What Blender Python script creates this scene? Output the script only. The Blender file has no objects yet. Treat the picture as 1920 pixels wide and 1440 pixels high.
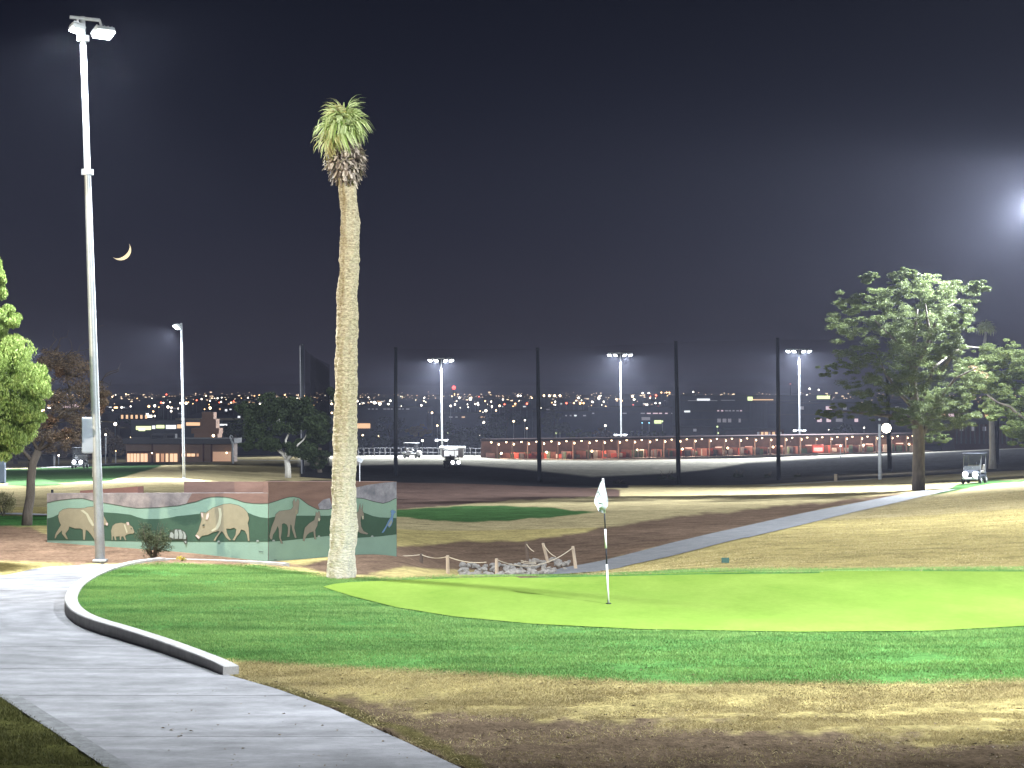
import bpy, math, random
import numpy as np
from mathutils import Vector, Matrix, noise as mnoise
from mathutils.geometry import tessellate_polygon

rnd = random.Random(7)
rng = np.random.default_rng(7)
sc = bpy.context.scene
col = sc.collection

# ------------------------------------------------------------------ camera
F, CX, HY, CZ = 4100.0, 960.0, 735.0, 3.6      # focal length in photo pixels, centre column, horizon row, eye height
cam_d = bpy.data.cameras.new('camera')
cam = bpy.data.objects.new('camera', cam_d); col.objects.link(cam)
cam.location = (0, 0, CZ); cam.rotation_euler = (math.radians(90), 0, 0)
cam_d.sensor_width = 36; cam_d.lens = 36*F/1920; cam_d.shift_y = 15/1920
cam_d.clip_start = .1; cam_d.clip_end = 20000
sc.camera = cam
# ------------------------------------------------------------------ night sky
world = bpy.data.worlds.new('World'); sc.world = world; world.use_nodes = True
wn, wl = world.node_tree.nodes, world.node_tree.links
wn.clear()
wo = wn.new('ShaderNodeOutputWorld'); bg = wn.new('ShaderNodeBackground')
tc = wn.new('ShaderNodeTexCoord'); sx = wn.new('ShaderNodeSeparateXYZ'); rp = wn.new('ShaderNodeValToRGB')
wl.new(tc.outputs['Generated'], sx.inputs[0]); wl.new(sx.outputs['Z'], rp.inputs[0])
wl.new(rp.outputs[0], bg.inputs[0]); wl.new(bg.outputs[0], wo.inputs[0])
e = rp.color_ramp.elements
e[0].position = 0.0; e[0].color = (.024, .022, .034, 1)
e[1].position = 1.0; e[1].color = (.0022, .0030, .0075, 1)
for p, c in ((.03, (.020, .019, .030)), (.075, (.0105, .0110, .0215)), (.13, (.0055, .0065, .0150)), (.2, (.0028, .0038, .0095))):
    k = e.new(p); k.color = (*c, 1)
bg.inputs[1].default_value = 1.0
sc.view_settings.view_transform = 'Standard'; sc.view_settings.look = 'None'
sc.view_settings.exposure = 0; sc.view_settings.gamma = 1; sc.view_settings.use_curve_mapping = False
cy = sc.cycles
sc.render.engine = 'CYCLES'
cy.max_bounces = 5; cy.diffuse_bounces = 2; cy.glossy_bounces = 2; cy.transmission_bounces = 4
cy.volume_bounces = 0; cy.transparent_max_bounces = 12; cy.caustics_reflective = False; cy.caustics_refractive = False
cy.sample_clamp_indirect = 4; cy.use_denoising = True
# light levels (W) of the lamps, added fairway pole included; each lamp's light is made in its own builder
COOL = (.86, .93, 1.0)
W_POLE, W_GREEN, W_RIGHT, W_RANGE, W_FAR = 13000, 36000, 150000, 150000, 90000
HAZE = .00015

# ------------------------------------------------------------------ terrain tables
PX = [-260, 50, 340, 500, 744, 850, 1100, 1400, 1700, 1950, 2200]
DD = [0, 20, 40, 41.8, 46.8, 52, 58, 64, 78, 95, 120, 150, 180, 230, 280, 350, 500, 1000, 2000, 4600]
far = [-6.3, -8.6, -13.5, -15, -9]
ZT = np.array([
 [0, 0, 0, 0, 0, 0, 0, .0, -.2, -.57, -1.17, -1.92, -2.77, -4.0, -5.4],
 [0, 0, 0, 0, .03, .08, .04, .0, -.2, -.57, -1.17, -1.92, -2.77, -4.0, -5.4],
 [0, 0, 0, 0, 0, 0, 0, 0, -.1, -.34, -.94, -1.7, -2.46, -3.75, -5.1],
 [0, 0, 0, 0, -.15, -.1, -.05, -.1, -.3, -.8, -1.37, -2.07, -2.5, -3.7, -4.8],
 [0, 0, 0, 0, -.03, -.08, -.38, -.70, -.97, -1.38, -1.96, -2.62, -3.2, -4.09, -4.66],
 [0, 0, 0, 0, -.4, -.9, -.86, -.77, -.97, -1.38, -1.96, -2.62, -3.2, -4.09, -4.66],
 [0, 0, 0, 0, -.3, -.7, -.75, -.69, -.83, -1.33, -2.05, -2.98, -3.95, -4.5, -5.0],
 [0, 0, 0, .05, -.09, -.21, -.33, -.5, -.77, -1.27, -1.96, -2.9, -4.0, -4.9, -5.0],
 [0, 0, 0, .05, -.03, -.08, -.15, -.26, -.59, -1.03, -1.76, -2.44, -3.2, -4.3, -4.2],
 [0, 0, 0, .1, .03, .02, .06, .01, -.2, -.57, -1.23, -1.89, -2.6, -3.4, -3.4],
 [0, 0, 0, .1, .03, .02, .06, .01, -.2, -.57, -1.23, -1.89, -2.6, -3.4, -3.4]])
ZT = np.hstack([ZT, np.tile(far, (len(PX), 1))])
PXa, DDa = np.array(PX, float), np.array(DD, float)
# finer table with smooth joins
_dq = np.concatenate([np.arange(0, 60, .5), np.arange(60, 300, 3), np.geomspace(300, 4600, 60)])
ZF = np.array([np.interp(_dq, DDa, r) for r in ZT])
_px2 = np.arange(-260, 2201, 20.)
ZF = np.array([[0.0]*len(_dq)]) if False else np.array([np.interp(_px2, PXa, ZF[:, j]) for j in range(len(_dq))]).T
def _sm(a, n, ax):
    for _ in range(n):
        b = a.copy()
        s = [slice(None)]*2; s1 = [slice(None)]*2; s2 = [slice(None)]*2
        s[ax] = slice(1, -1); s1[ax] = slice(0, -2); s2[ax] = slice(2, None)
        b[tuple(s)] = .5*a[tuple(s)]+.25*(a[tuple(s1)]+a[tuple(s2)]); a = b
    return a
ZF = _sm(ZF, 10, 0); ZF = _sm(ZF, 1, 1)

def flat(px, py): D = CZ*F/(py-HY); return ((px-CX)/F*D, D)
KERB = [(640, 1071), (560, 1063), (503, 1060), (420, 1058), (340, 1058), (300, 1060), (250, 1066), (205, 1077), (165, 1093), (138, 1110), (125, 1125), (120, 1140), (124, 1155), (140, 1170), (170, 1183), (230, 1201), (290, 1219), (350, 1240), (390, 1254), (418, 1266)]
def chaikin(pts, n=2):
    for _ in range(n):
        q = [pts[0]]
        for a, b in zip(pts[:-1], pts[1:]):
            q += [(a[0]*.75+b[0]*.25, a[1]*.75+b[1]*.25), (a[0]*.25+b[0]*.75, a[1]*.25+b[1]*.75)]
        q.append(pts[-1]); pts = q
    return pts
KW = np.array(chaikin([flat(*p) for p in KERB], 3))
CLOSE = np.array([tuple(KW[-1]), flat(700, 1310), flat(1200, 1335), flat(2600, 1340), (40, 44.6), (8, 44.2), (2, 43.4), (-1.5, 43.4), (-3, 43.6), tuple(KW[0])])
def segdist(pts, x, y):
    d = np.full(x.shape, 1e9)
    for (ax, ay), (bx, by) in zip(pts[:-1], pts[1:]):
        ux, uy = bx-ax, by-ay; L = ux*ux+uy*uy+1e-12
        t = np.clip(((x-ax)*ux+(y-ay)*uy)/L, 0, 1)
        d = np.minimum(d, np.hypot(x-ax-t*ux, y-ay-t*uy))
    return d
def inside(poly, x, y):
    r = np.zeros(x.shape, bool); n = len(poly); j = n-1
    for i in range(n):
        xi, yi = poly[i]; xj, yj = poly[j]
        c = ((yi > y) != (yj > y)) & (x < (xj-xi)*(y-yi)/(yj-yi+1e-12)+xi)
        r ^= c; j = i
    return r
def ss(t): t = np.clip(t, 0, 1); return t*t*(3-2*t)
POLY = np.vstack([KW, CLOSE[1:-1]])
def undul(x, y):
    return .018*np.sin(x*.9+1.3*np.sin(y*.31))*np.sin(y*.45+.6*x*.3)*ss((y-26)/8)*ss((90-y)/30)
def zt(x, y):
    """height of the ground at world x, y (arrays)"""
    x = np.asarray(x, float); y = np.asarray(y, float)
    sh = x.shape; x = np.atleast_1d(x); y = np.atleast_1d(y)
    yy = np.maximum(y, 1.)
    px = np.clip(CX+F*x/yy, -259, 2199)
    i = (px+260)/20; i0 = np.floor(i).astype(int); fi = i-i0; i1 = np.minimum(i0+1, len(_px2)-1)
    j = np.interp(y, _dq, np.arange(len(_dq))); j0 = np.floor(j).astype(int); fj = j-j0; j1 = np.minimum(j0+1, len(_dq)-1)
    z = (ZF[i0, j0]*(1-fi)+ZF[i1, j0]*fi)*(1-fj)+(ZF[i0, j1]*(1-fi)+ZF[i1, j1]*fi)*fj
    m = (y < 62) & (y > 15)
    if m.any():
        xm, ym = x[m], y[m]
        ins = inside(POLY, xm, ym)
        h = .13*np.minimum(ss(segdist(KW, xm, ym)/.16), ss(segdist(CLOSE, xm, ym)/2.2))*ins
        z[m] += h+undul(xm, ym)*ins
    return z.reshape(sh) if sh else float(z[0])
def P(px, py, D): return Vector(((px-CX)/F*D, D, CZ-(py-HY)/F*D))
_Ds = np.concatenate([np.arange(14, 70, .05), np.arange(70, 400, .4), np.arange(400, 4500, 5)])
def G(px, py):
    z = zt((px-CX)/F*_Ds, _Ds); r = CZ-(py-HY)/F*_Ds
    k = np.nonzero(r <= z)[0]
    D = _Ds[k[0]] if len(k) else 300.
    return Vector(((px-CX)/F*D, D, float(zt((px-CX)/F*D, D))))
def GD(px, D): x = (px-CX)/F*D; return Vector((x, D, float(zt(x, D))))

# ------------------------------------------------------------------ mesh helpers
class MB:
    def __init__(s): s.v = []; s.f = []
    def add(s, vs, fs):
        n = len(s.v); s.v += [tuple(v) for v in vs]; s.f += [tuple(i+n for i in f) for f in fs]; return s
    def box(s, c, size, rot=None, taper=1.0):
        hx, hy, hz = size[0]/2, size[1]/2, size[2]/2
        vs = []
        for z in (-hz, hz):
            t = taper if z > 0 else 1
            for x, y in ((-hx, -hy), (hx, -hy), (hx, hy), (-hx, hy)): vs.append(Vector((x*t, y*t, z)))
        if rot is not None: vs = [rot @ v for v in vs]
        vs = [v+Vector(c) for v in vs]
        return s.add(vs, [(0, 3, 2, 1), (4, 5, 6, 7), (0, 1, 5, 4), (1, 2, 6, 5), (2, 3, 7, 6), (3, 0, 4, 7)])
    def bbox(s, c, size, rot=None, b=.02):
        """box with chamfered vertical and top edges"""
        hx, hy, hz = size[0]/2, size[1]/2, size[2]/2; b = min(b, hx*.45, hy*.45, hz*.45)
        def ring(i, z):
            x, y = hx-i, hy-i; q = b
            return [(-x+q, -y, z), (x-q, -y, z), (x, -y+q, z), (x, y-q, z), (x-q, y, z), (-x+q, y, z), (-x, y-q, z), (-x, -y+q, z)]
        rs = [ring(b, -hz), ring(0, -hz+b), ring(0, hz-b), ring(b, hz)]
        vs = [Vector(p) for r in rs for p in r]
        if rot is not None: vs = [rot @ v for v in vs]
        vs = [v+Vector(c) for v in vs]
        fs = [tuple(range(7, -1, -1)), tuple(range(24, 32))]
        for k in range(3):
            for i in range(8): fs.append((k*8+i, k*8+(i+1) % 8, k*8+8+(i+1) % 8, k*8+8+i))
        return s.add(vs, fs)
    def tube(s, pts, rad, n=8, cap=True):
        pts = [Vector(p) for p in pts]
        if not hasattr(rad, '__len__'): rad = [rad]*len(pts)
        base = len(s.v); up = Vector((0, 0, 1)); prev = None
        for i, p in enumerate(pts):
            t = (pts[min(i+1, len(pts)-1)]-pts[max(i-1, 0)]).normalized()
            if prev is None: u = t.cross(up if abs(t.z) < .9 else Vector((1, 0, 0))).normalized()
            else: u = (prev-t*prev.dot(t)).normalized()
            prev = u; w = t.cross(u)
            for k in range(n):
                a = 2*math.pi*k/n; s.v.append(tuple(p+(u*math.cos(a)+w*math.sin(a))*rad[i]))
        for i in range(len(pts)-1):
            for k in range(n):
                a = base+i*n+k; b = base+i*n+(k+1) % n
                s.f.append((a, b, b+n, a+n))
        if cap:
            s.f.append(tuple(base+k for k in range(n-1, -1, -1))); m = base+(len(pts)-1)*n
            s.f.append(tuple(m+k for k in range(n)))
        return s
    def ball(s, c, r, n=10, sq=(1, 1, 1)):
        vs = []; m = n//2
        for i in range(m+1):
            th = math.pi*i/m
            for k in range(n):
                a = 2*math.pi*k/n
                vs.append((c[0]+r*sq[0]*math.sin(th)*math.cos(a), c[1]+r*sq[1]*math.sin(th)*math.sin(a), c[2]+r*sq[2]*math.cos(th)))
        fs = [(i*n+k, (i+1)*n+k, (i+1)*n+(k+1) % n, i*n+(k+1) % n) for i in range(m) for k in range(n)]
        return s.add(vs, fs)
def root_loc(p):
    v = Vector((0, 0, 0))
    while p is not None: v += p.location; p = p.parent
    return v
def tag(o, label=None, cat=None, group=None, kind=None):
    if label: o['label'] = label
    if cat: o['category'] = cat
    if group: o['group'] = group
    if kind: o['kind'] = kind
    return o
def thing(name, label, cat, loc=(0, 0, 0), group=None):
    o = bpy.data.objects.new(name, None); col.objects.link(o); o.location = loc; o.empty_display_size = .3
    return tag(o, label, cat, group)
def obj(name, mb, mat, parent=None, smooth=False, loc=None):
    me = bpy.data.meshes.new(name)
    off = root_loc(parent)
    if loc is not None: off = off+Vector(loc)
    me.from_pydata([(v[0]-off.x, v[1]-off.y, v[2]-off.z) for v in mb.v], [], mb.f)
    me.materials.append(mat)
    if smooth: me.polygons.foreach_set('use_smooth', [True]*len(me.polygons))
    me.update()
    o = bpy.data.objects.new(name, me); col.objects.link(o)
    if loc is not None: o.location = loc
    if parent is not None: o.parent = parent
    return o
def npobj(name, V, Fq, mat, parent=None, smooth=False, colors=None):
    """V (n,3), Fq (m,k) arrays"""
    me = bpy.data.meshes.new(name); off = root_loc(parent)
    V = V-np.array(off)
    me.vertices.add(len(V)); me.vertices.foreach_set('co', V.astype(np.float32).ravel())
    k = Fq.shape[1]
    me.loops.add(Fq.size); me.loops.foreach_set('vertex_index', Fq.astype(np.int32).ravel())
    me.polygons.add(len(Fq)); me.polygons.foreach_set('loop_start', np.arange(0, Fq.size, k, dtype=np.int32))
    me.polygons.foreach_set('loop_total', np.full(len(Fq), k, np.int32))
    if smooth: me.polygons.foreach_set('use_smooth', np.ones(len(Fq), bool))
    me.update(calc_edges=True)
    if colors is not None:
        a = me.color_attributes.new('Col', 'FLOAT_COLOR', 'POINT')
        a.data.foreach_set('color', np.hstack([colors, np.ones((len(V), 1))]).astype(np.float32).ravel())
    me.materials.append(mat)
    o = bpy.data.objects.new(name, me); col.objects.link(o)
    if parent is not None: o.parent = parent
    return o

# ------------------------------------------------------------------ materials
def mat(name, c, rough=.8, var=.25, scale=6., bump=0., bscale=None, metal=0., c2=None, detail=5., spec=.3, attr=False, coords='Object', stretch=None):
    m = bpy.data.materials.new(name); m.use_nodes = True
    N, L = m.node_tree.nodes, m.node_tree.links
    b = N['Principled BSDF']; b.inputs['Roughness'].default_value = rough; b.inputs['Metallic'].default_value = metal
    b.inputs['Specular IOR Level'].default_value = spec
    t = N.new('ShaderNodeTexCoord'); src = t.outputs[coords]
    if stretch:
        mp = N.new('ShaderNodeMapping'); mp.inputs['Scale'].default_value = stretch; L.new(src, mp.inputs[0]); src = mp.outputs[0]
    n1 = N.new('ShaderNodeTexNoise'); n1.inputs['Scale'].default_value = scale; n1.inputs['Detail'].default_value = detail
    n1.inputs['Roughness'].default_value = .65; L.new(src, n1.inputs['Vector'])
    mr = N.new('ShaderNodeMapRange'); mr.inputs[1].default_value = .3; mr.inputs[2].default_value = .7; L.new(n1.outputs[0], mr.inputs[0])
    mx = N.new('ShaderNodeMix'); mx.data_type = 'RGBA'
    L.new(mr.outputs[0], mx.inputs[0])
    if attr:
        at = N.new('ShaderNodeAttribute'); at.attribute_name = 'Col'
        n2 = N.new('ShaderNodeTexNoise'); n2.inputs['Scale'].default_value = scale*9; n2.inputs['Detail'].default_value = 4; L.new(src, n2.inputs['Vector'])
        m2 = N.new('ShaderNodeMapRange'); m2.inputs[1].default_value = .3; m2.inputs[2].default_value = .7; m2.inputs[3].default_value = 1-var*.9; m2.inputs[4].default_value = 1+var*.9; L.new(n2.outputs[0], m2.inputs[0])
        s1 = N.new('ShaderNodeVectorMath'); s1.operation = 'SCALE'; L.new(at.outputs['Color'], s1.inputs[0]); L.new(m2.outputs[0], s1.inputs['Scale'])
        lo = N.new('ShaderNodeVectorMath'); lo.operation = 'SCALE'; lo.inputs['Scale'].default_value = 1-var; L.new(s1.outputs[0], lo.inputs[0])
        hi = N.new('ShaderNodeVectorMath'); hi.operation = 'SCALE'; hi.inputs['Scale'].default_value = 1+var; L.new(s1.outputs[0], hi.inputs[0])
        L.new(lo.outputs[0], mx.inputs[6]); L.new(hi.outputs[0], mx.inputs[7])
    else:
        if c2 is None: c2 = tuple(min(1, x*(1+var)) for x in c); c = tuple(x*(1-var) for x in c)
        mx.inputs[6].default_value = (*c, 1); mx.inputs[7].default_value = (*c2, 1)
    nf = N.new('ShaderNodeTexNoise'); nf.inputs['Scale'].default_value = scale*13; nf.inputs['Detail'].default_value = 5; nf.inputs['Roughness'].default_value = .7; L.new(src, nf.inputs['Vector'])
    mf = N.new('ShaderNodeMapRange'); mf.inputs[1].default_value = .3; mf.inputs[2].default_value = .7; mf.inputs[3].default_value = 1-var*.5; mf.inputs[4].default_value = 1+var*.5; L.new(nf.outputs[0], mf.inputs[0])
    sf = N.new('ShaderNodeVectorMath'); sf.operation = 'SCALE'; L.new(mx.outputs[2], sf.inputs[0]); L.new(mf.outputs[0], sf.inputs['Scale'])
    L.new(sf.outputs[0], b.inputs['Base Color'])
    if bump:
        n3 = N.new('ShaderNodeTexNoise'); n3.inputs['Scale'].default_value = bscale or scale*4; n3.inputs['Detail'].default_value = 6; L.new(src, n3.inputs['Vector'])
        bp = N.new('ShaderNodeBump'); bp.inputs['Strength'].default_value = min(1, bump); bp.inputs['Distance'].default_value = .03*max(1, bump); L.new(n3.outputs[0], bp.inputs['Height'])
        L.new(bp.outputs[0], b.inputs['Normal'])
    return m
def leafmat(name, c1, c2, trans=.35, rough=.6):
    m = bpy.data.materials.new(name); m.use_nodes = True
    N, L = m.node_tree.nodes, m.node_tree.links; N.remove(N['Principled BSDF'])
    g = N.new('ShaderNodeNewGeometry'); mx = N.new('ShaderNodeMix'); mx.data_type = 'RGBA'
    mx.inputs[6].default_value = (*c1, 1); mx.inputs[7].default_value = (*c2, 1)
    L.new(g.outputs['Random Per Island'], mx.inputs[0])
    d = N.new('ShaderNodeBsdfPrincipled'); d.inputs['Roughness'].default_value = rough; d.inputs['Specular IOR Level'].default_value = .06
    t = N.new('ShaderNodeBsdfTranslucent'); L.new(mx.outputs[2], d.inputs['Base Color']); L.new(mx.outputs[2], t.inputs[0])
    ms = N.new('ShaderNodeMixShader'); ms.inputs[0].default_value = trans
    L.new(d.outputs[0], ms.inputs[1]); L.new(t.outputs[0], ms.inputs[2]); L.new(ms.outputs[0], N['Material Output'].inputs[0])
    return m
def grassmat(name, c1, c2, trans=.3):
    m = leafmat(name, c1, c2, trans); N, L = m.node_tree.nodes, m.node_tree.links
    g = [n for n in N if n.type == 'NEW_GEOMETRY'][0]; mx = [n for n in N if n.type == 'MIX'][0]
    n1 = N.new('ShaderNodeTexNoise'); n1.inputs['Scale'].default_value = .8; n1.inputs['Detail'].default_value = 6; n1.inputs['Roughness'].default_value = .7
    mp = N.new('ShaderNodeMapping'); mp.inputs['Scale'].default_value = (.45, 1.5, 1); L.new(g.outputs['Position'], mp.inputs[0]); L.new(mp.outputs[0], n1.inputs['Vector'])
    a = N.new('ShaderNodeMapRange'); a.inputs[1].default_value = .36; a.inputs[2].default_value = .64; a.inputs[3].default_value = -.12; a.inputs[4].default_value = .6; L.new(n1.outputs[0], a.inputs[0])
    b = N.new('ShaderNodeMath'); b.operation = 'MULTIPLY_ADD'; b.inputs[1].default_value = .55; L.new(g.outputs['Random Per Island'], b.inputs[0]); L.new(a.outputs[0], b.inputs[2]); b.use_clamp = True
    L.new(b.outputs[0], mx.inputs[0]); return m
def glow(name, c, s, sample=False):
    m = bpy.data.materials.new(name); m.use_nodes = True
    N, L = m.node_tree.nodes, m.node_tree.links; b = N['Principled BSDF']
    b.inputs['Base Color'].default_value = (.6, .6, .6, 1)
    b.inputs['Emission Color'].default_value = (*c, 1); b.inputs['Emission Strength'].default_value = s
    if not sample: m.cycles.emission_sampling = 'NONE'
    return m
M = dict(
 galv=mat('galvanized_steel', (.42, .44, .46), .45, .18, 3, metal=.35, spec=.5),
 white_metal=mat('pale_metal', (.62, .64, .66), .5, .08, 4),
 dark=mat('dark_paint', (.012, .014, .02), .6, .2, 5),
 conc=mat('concrete', (.27, .265, .275), .8, .28, .9, stretch=(.6, 1.7, 1), bump=.25, bscale=60, detail=9),
 kerb=mat('kerb_concrete', (.42, .40, .38), .8, .16, 5, bump=.3, bscale=50),
 asph=mat('asphalt', (.115, .117, .125), .85, .25, 3, bump=.5, bscale=70),
 trunk=mat('palm_bark', (.15, .115, .065), .9, .6, 19, c2=(.62, .53, .36), bump=1.0, bscale=16, stretch=(1, 1, 2.1), detail=9),
 bark=mat('bark', (.10, .082, .066), .9, .35, 6, bump=1.0, bscale=18, stretch=(1, 1, .3)),
 barkp=mat('pale_bark', (.34, .32, .28), .9, .3, 6, bump=.6, stretch=(1, 1, .3)),
 wood=mat('weathered_wood', (.34, .27, .20), .8, .25, 12, bump=.4, stretch=(1, 1, .2)),
 darkwood=mat('dark_wood', (.09, .065, .05), .8, .25, 12),
 rope=mat('rope', (.45, .38, .28), .9, .2, 40),
 rock=mat('rock', (.07, .065, .06), .9, .35, 9, c2=(.42, .39, .35), bump=.6, bscale=14),
 sage=mat('sage_paint', (.185, .285, .225), .75, .06, 2.5, bump=.12, bscale=30),
 green=mat('dark_green_paint', (.035, .075, .048), .75, .10, 3, bump=.12, bscale=30),
 rust=mat('rust_paint', (.165, .10, .082), .8, .16, 1.6, bump=.15, bscale=30, stretch=(1, 1, 5)),
 mottle=mat('mottled_paint', (.13, .115, .115), .8, .2, 3.2, c2=(.29, .25, .235), bump=.2, bscale=30),
 mottle2=mat('slate_paint', (.12, .12, .15), .8, .2, 4.2, c2=(.30, .29, .32), bump=.2, bscale=30),
 tan=mat('tan_paint', (.235, .21, .14), .75, .07, 7),
 taup=mat('taupe_paint', (.19, .17, .135), .75, .08, 7),
 cream=mat('cream_paint', (.40, .39, .28), .75, .08, 9),
 line=mat('outline_paint', (.045, .055, .04), .8, .1, 9),
 pink=mat('ear_paint', (.48, .38, .34), .75, .08, 9),
 greyp=mat('shell_paint', (.24, .27, .25), .75, .1, 9),
 blue=mat('blue_paint', (.11, .20, .34), .75, .1, 9),
 cloth=mat('flag_cloth', (.62, .66, .68), .7, .03, 8),
 white=mat('white_paint', (.8, .8, .78), .45, .04, 8),
 tyre=mat('tyre_rubber', (.02, .02, .02), .8, .1, 9),
 redb=mat('red_wall', (.125, .062, .055), .8, .25, 1.5),
 stucco=mat('stucco', (.30, .20, .15), .85, .12, .8),
 roofm=mat('flat_roof', (.11, .11, .12), .8, .15, .5),
 bld=mat('dim_building', (.11, .12, .155), .8, .15, .2),
 bld2=mat('pale_building', (.16, .15, .155), .8, .15, .2),
 glassd=mat('dark_glass', (.03, .03, .035), .2, .1, 2, spec=.6),
 litter=leafmat('dry_leaf', (.05, .035, .02), (.22, .16, .09), .2),
 g_green=grassmat('fringe_blade', (.07, .165, .045), (.31, .47, .15), .3),
 g_dry=grassmat('dry_blade', (.20, .155, .07), (.62, .52, .27), .3),
 l_bright=leafmat('willow_leaf', (.13, .20, .04), (.44, .54, .19), .35),
 l_pine=leafmat('pine_needles', (.045, .062, .024), (.135, .165, .06), .2),
 l_light=leafmat('light_leaf', (.11, .15, .05), (.27, .32, .13), .3),
 l_dark=leafmat('dark_leaf', (.02, .03, .016), (.055, .075, .035), .2),
 l_brown=leafmat('brown_leaf', (.10, .075, .055), (.27, .20, .14), .25),
 l_rust=leafmat('rust_leaf', (.15, .085, .05), (.30, .19, .12), .25),
 l_bush=leafmat('bush_leaf', (.06, .08, .04), (.17, .19, .11), .3),
 l_yellow=leafmat('yellow_flower', (.45, .36, .04), (.65, .55, .10), .3),
 l_palm=leafmat('palm_leaf', (.17, .26, .045), (.74, .80, .42), .38),
 l_palmy=leafmat('palm_leaf_yellow', (.42, .38, .12), (.70, .66, .38), .35),
 l_dead=leafmat('dead_frond', (.06, .04, .03), (.62, .52, .42), .1),
 lens=glow('lamp_lens', (.93, .97, 1), 40), lens_far=glow('range_lens', (.9, .95, 1), 30),
 head=glow('headlight', (.95, .97, 1), 12), warm=glow('warm_bulb', (1, .72, .42), 9), globe=glow('globe_bulb', (1, .90, .66), 30),
 win_w=glow('lit_window_warm', (1, .60, .32), 1.1), win_o=glow('lit_window_orange', (1, .42, .14), .55), win_c=glow('lit_window_white', (.95, .98, 1), 1.3),
 win_p=glow('lit_window_pink', (1, .72, .78), .9), win_d=glow('lit_window_dim', (.75, .70, .78), .22),
 sign_y=glow('lit_sign_yellow', (.85, 1, .45), 1.6), red=glow('red_lamp', (1, .05, .04), 7), redp=glow('red_panel', (1, .10, .07), .35),
 bulb_w=glow('city_white', (1, .90, .74), 8), bulb_o=glow('city_amber', (1, .55, .24), 7), bulb_r=glow('city_red', (1, .14, .08), 8), bulb_b=glow('city_blue', (.35, .8, 1), 6),
 moon=glow('moon_light', (1, .83, .52), 1.3),
)

_t = M['conc'].node_tree; _b = _t.nodes['Principled BSDF']; _src = _b.inputs['Base Color'].links[0].from_socket
_c = _t.nodes.new('ShaderNodeTexCoord'); _p = _t.nodes.new('ShaderNodeMapping'); _p.inputs['Location'].default_value = (4.2, -35.5, 0); _t.links.new(_c.outputs['Object'], _p.inputs[0])
_w = _t.nodes.new('ShaderNodeTexWave'); _w.wave_type = 'RINGS'; _w.rings_direction = 'Z'; _w.inputs['Scale'].default_value = .55; _w.inputs['Distortion'].default_value = 5.; _w.inputs['Detail'].default_value = 5.; _w.inputs['Detail Scale'].default_value = 2.5; _t.links.new(_p.outputs[0], _w.inputs['Vector'])
_n = _t.nodes.new('ShaderNodeTexNoise'); _n.inputs['Scale'].default_value = .55; _n.inputs['Detail'].default_value = 9; _n.inputs['Roughness'].default_value = .75; _t.links.new(_c.outputs['Object'], _n.inputs['Vector'])
_a = _t.nodes.new('ShaderNodeMapRange'); _a.inputs[3].default_value = .86; _a.inputs[4].default_value = 1.06; _t.links.new(_w.outputs['Fac'], _a.inputs[0])
_d = _t.nodes.new('ShaderNodeMapRange'); _d.inputs[1].default_value = .35; _d.inputs[2].default_value = .6; _d.inputs[3].default_value = .62; _d.inputs[4].default_value = 1.08; _t.links.new(_n.outputs[0], _d.inputs[0])
_q = _t.nodes.new('ShaderNodeMath'); _q.operation = 'MULTIPLY'; _t.links.new(_a.outputs[0], _q.inputs[0]); _t.links.new(_d.outputs[0], _q.inputs[1])
_v = _t.nodes.new('ShaderNodeVectorMath'); _v.operation = 'SCALE'; _t.links.new(_src, _v.inputs[0]); _t.links.new(_q.outputs[0], _v.inputs['Scale']); _t.links.new(_v.outputs[0], _b.inputs['Base Color'])
_t = M['trunk'].node_tree; _b = _t.nodes['Principled BSDF']; _l = _b.inputs['Base Color'].links[0]; _src = _l.from_socket   # bark weathered grey towards the root
_c = _t.nodes.new('ShaderNodeTexCoord'); _s = _t.nodes.new('ShaderNodeSeparateXYZ'); _t.links.new(_c.outputs['Object'], _s.inputs[0])
_m = _t.nodes.new('ShaderNodeMapRange'); _m.inputs[1].default_value = .3; _m.inputs[2].default_value = 3.2; _m.inputs[3].default_value = .75; _m.inputs[4].default_value = 0.; _t.links.new(_s.outputs['Z'], _m.inputs[0])
_x = _t.nodes.new('ShaderNodeMix'); _x.data_type = 'RGBA'; _x.blend_type = 'SCREEN'; _x.inputs[7].default_value = (.30, .32, .32, 1); _t.links.new(_m.outputs[0], _x.inputs[0]); _t.links.new(_src, _x.inputs[6]); _t.links.new(_x.outputs[2], _b.inputs['Base Color'])
# ------------------------------------------------------------------ ground
def pxpy(x, y, z):
    return CX+F*x/y, HY+F*(CZ-z)/y
def noise2(x, y, s, seed=0):
    r = np.random.default_rng(int(seed*10)+3); out = np.zeros_like(x); a = 1.; tot = 0
    for o in range(4):
        for _ in range(3):
            th = r.uniform(0, 6.28); ph = r.uniform(0, 6.28)
            out += a*np.sin((x*math.cos(th)+y*math.sin(th))*s*(2**o)*r.uniform(.7, 1.3)+ph)
            tot += a
        a *= .6
    return out/tot*2
FRINGE = [(110, 1138), (150, 1168), (200, 1184), (300, 1208), (400, 1236), (470, 1240), (640, 1252), (850, 1262), (1000, 1270), (1150, 1277), (1300, 1283), (1600, 1281), (1800, 1279), (2400, 1272), (2400, 1064), (1920, 1066), (1300, 1069), (1000, 1077), (744, 1086), (640, 1085), (560, 1074), (500, 1063), (300, 1056), (200, 1066), (130, 1105)]
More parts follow.
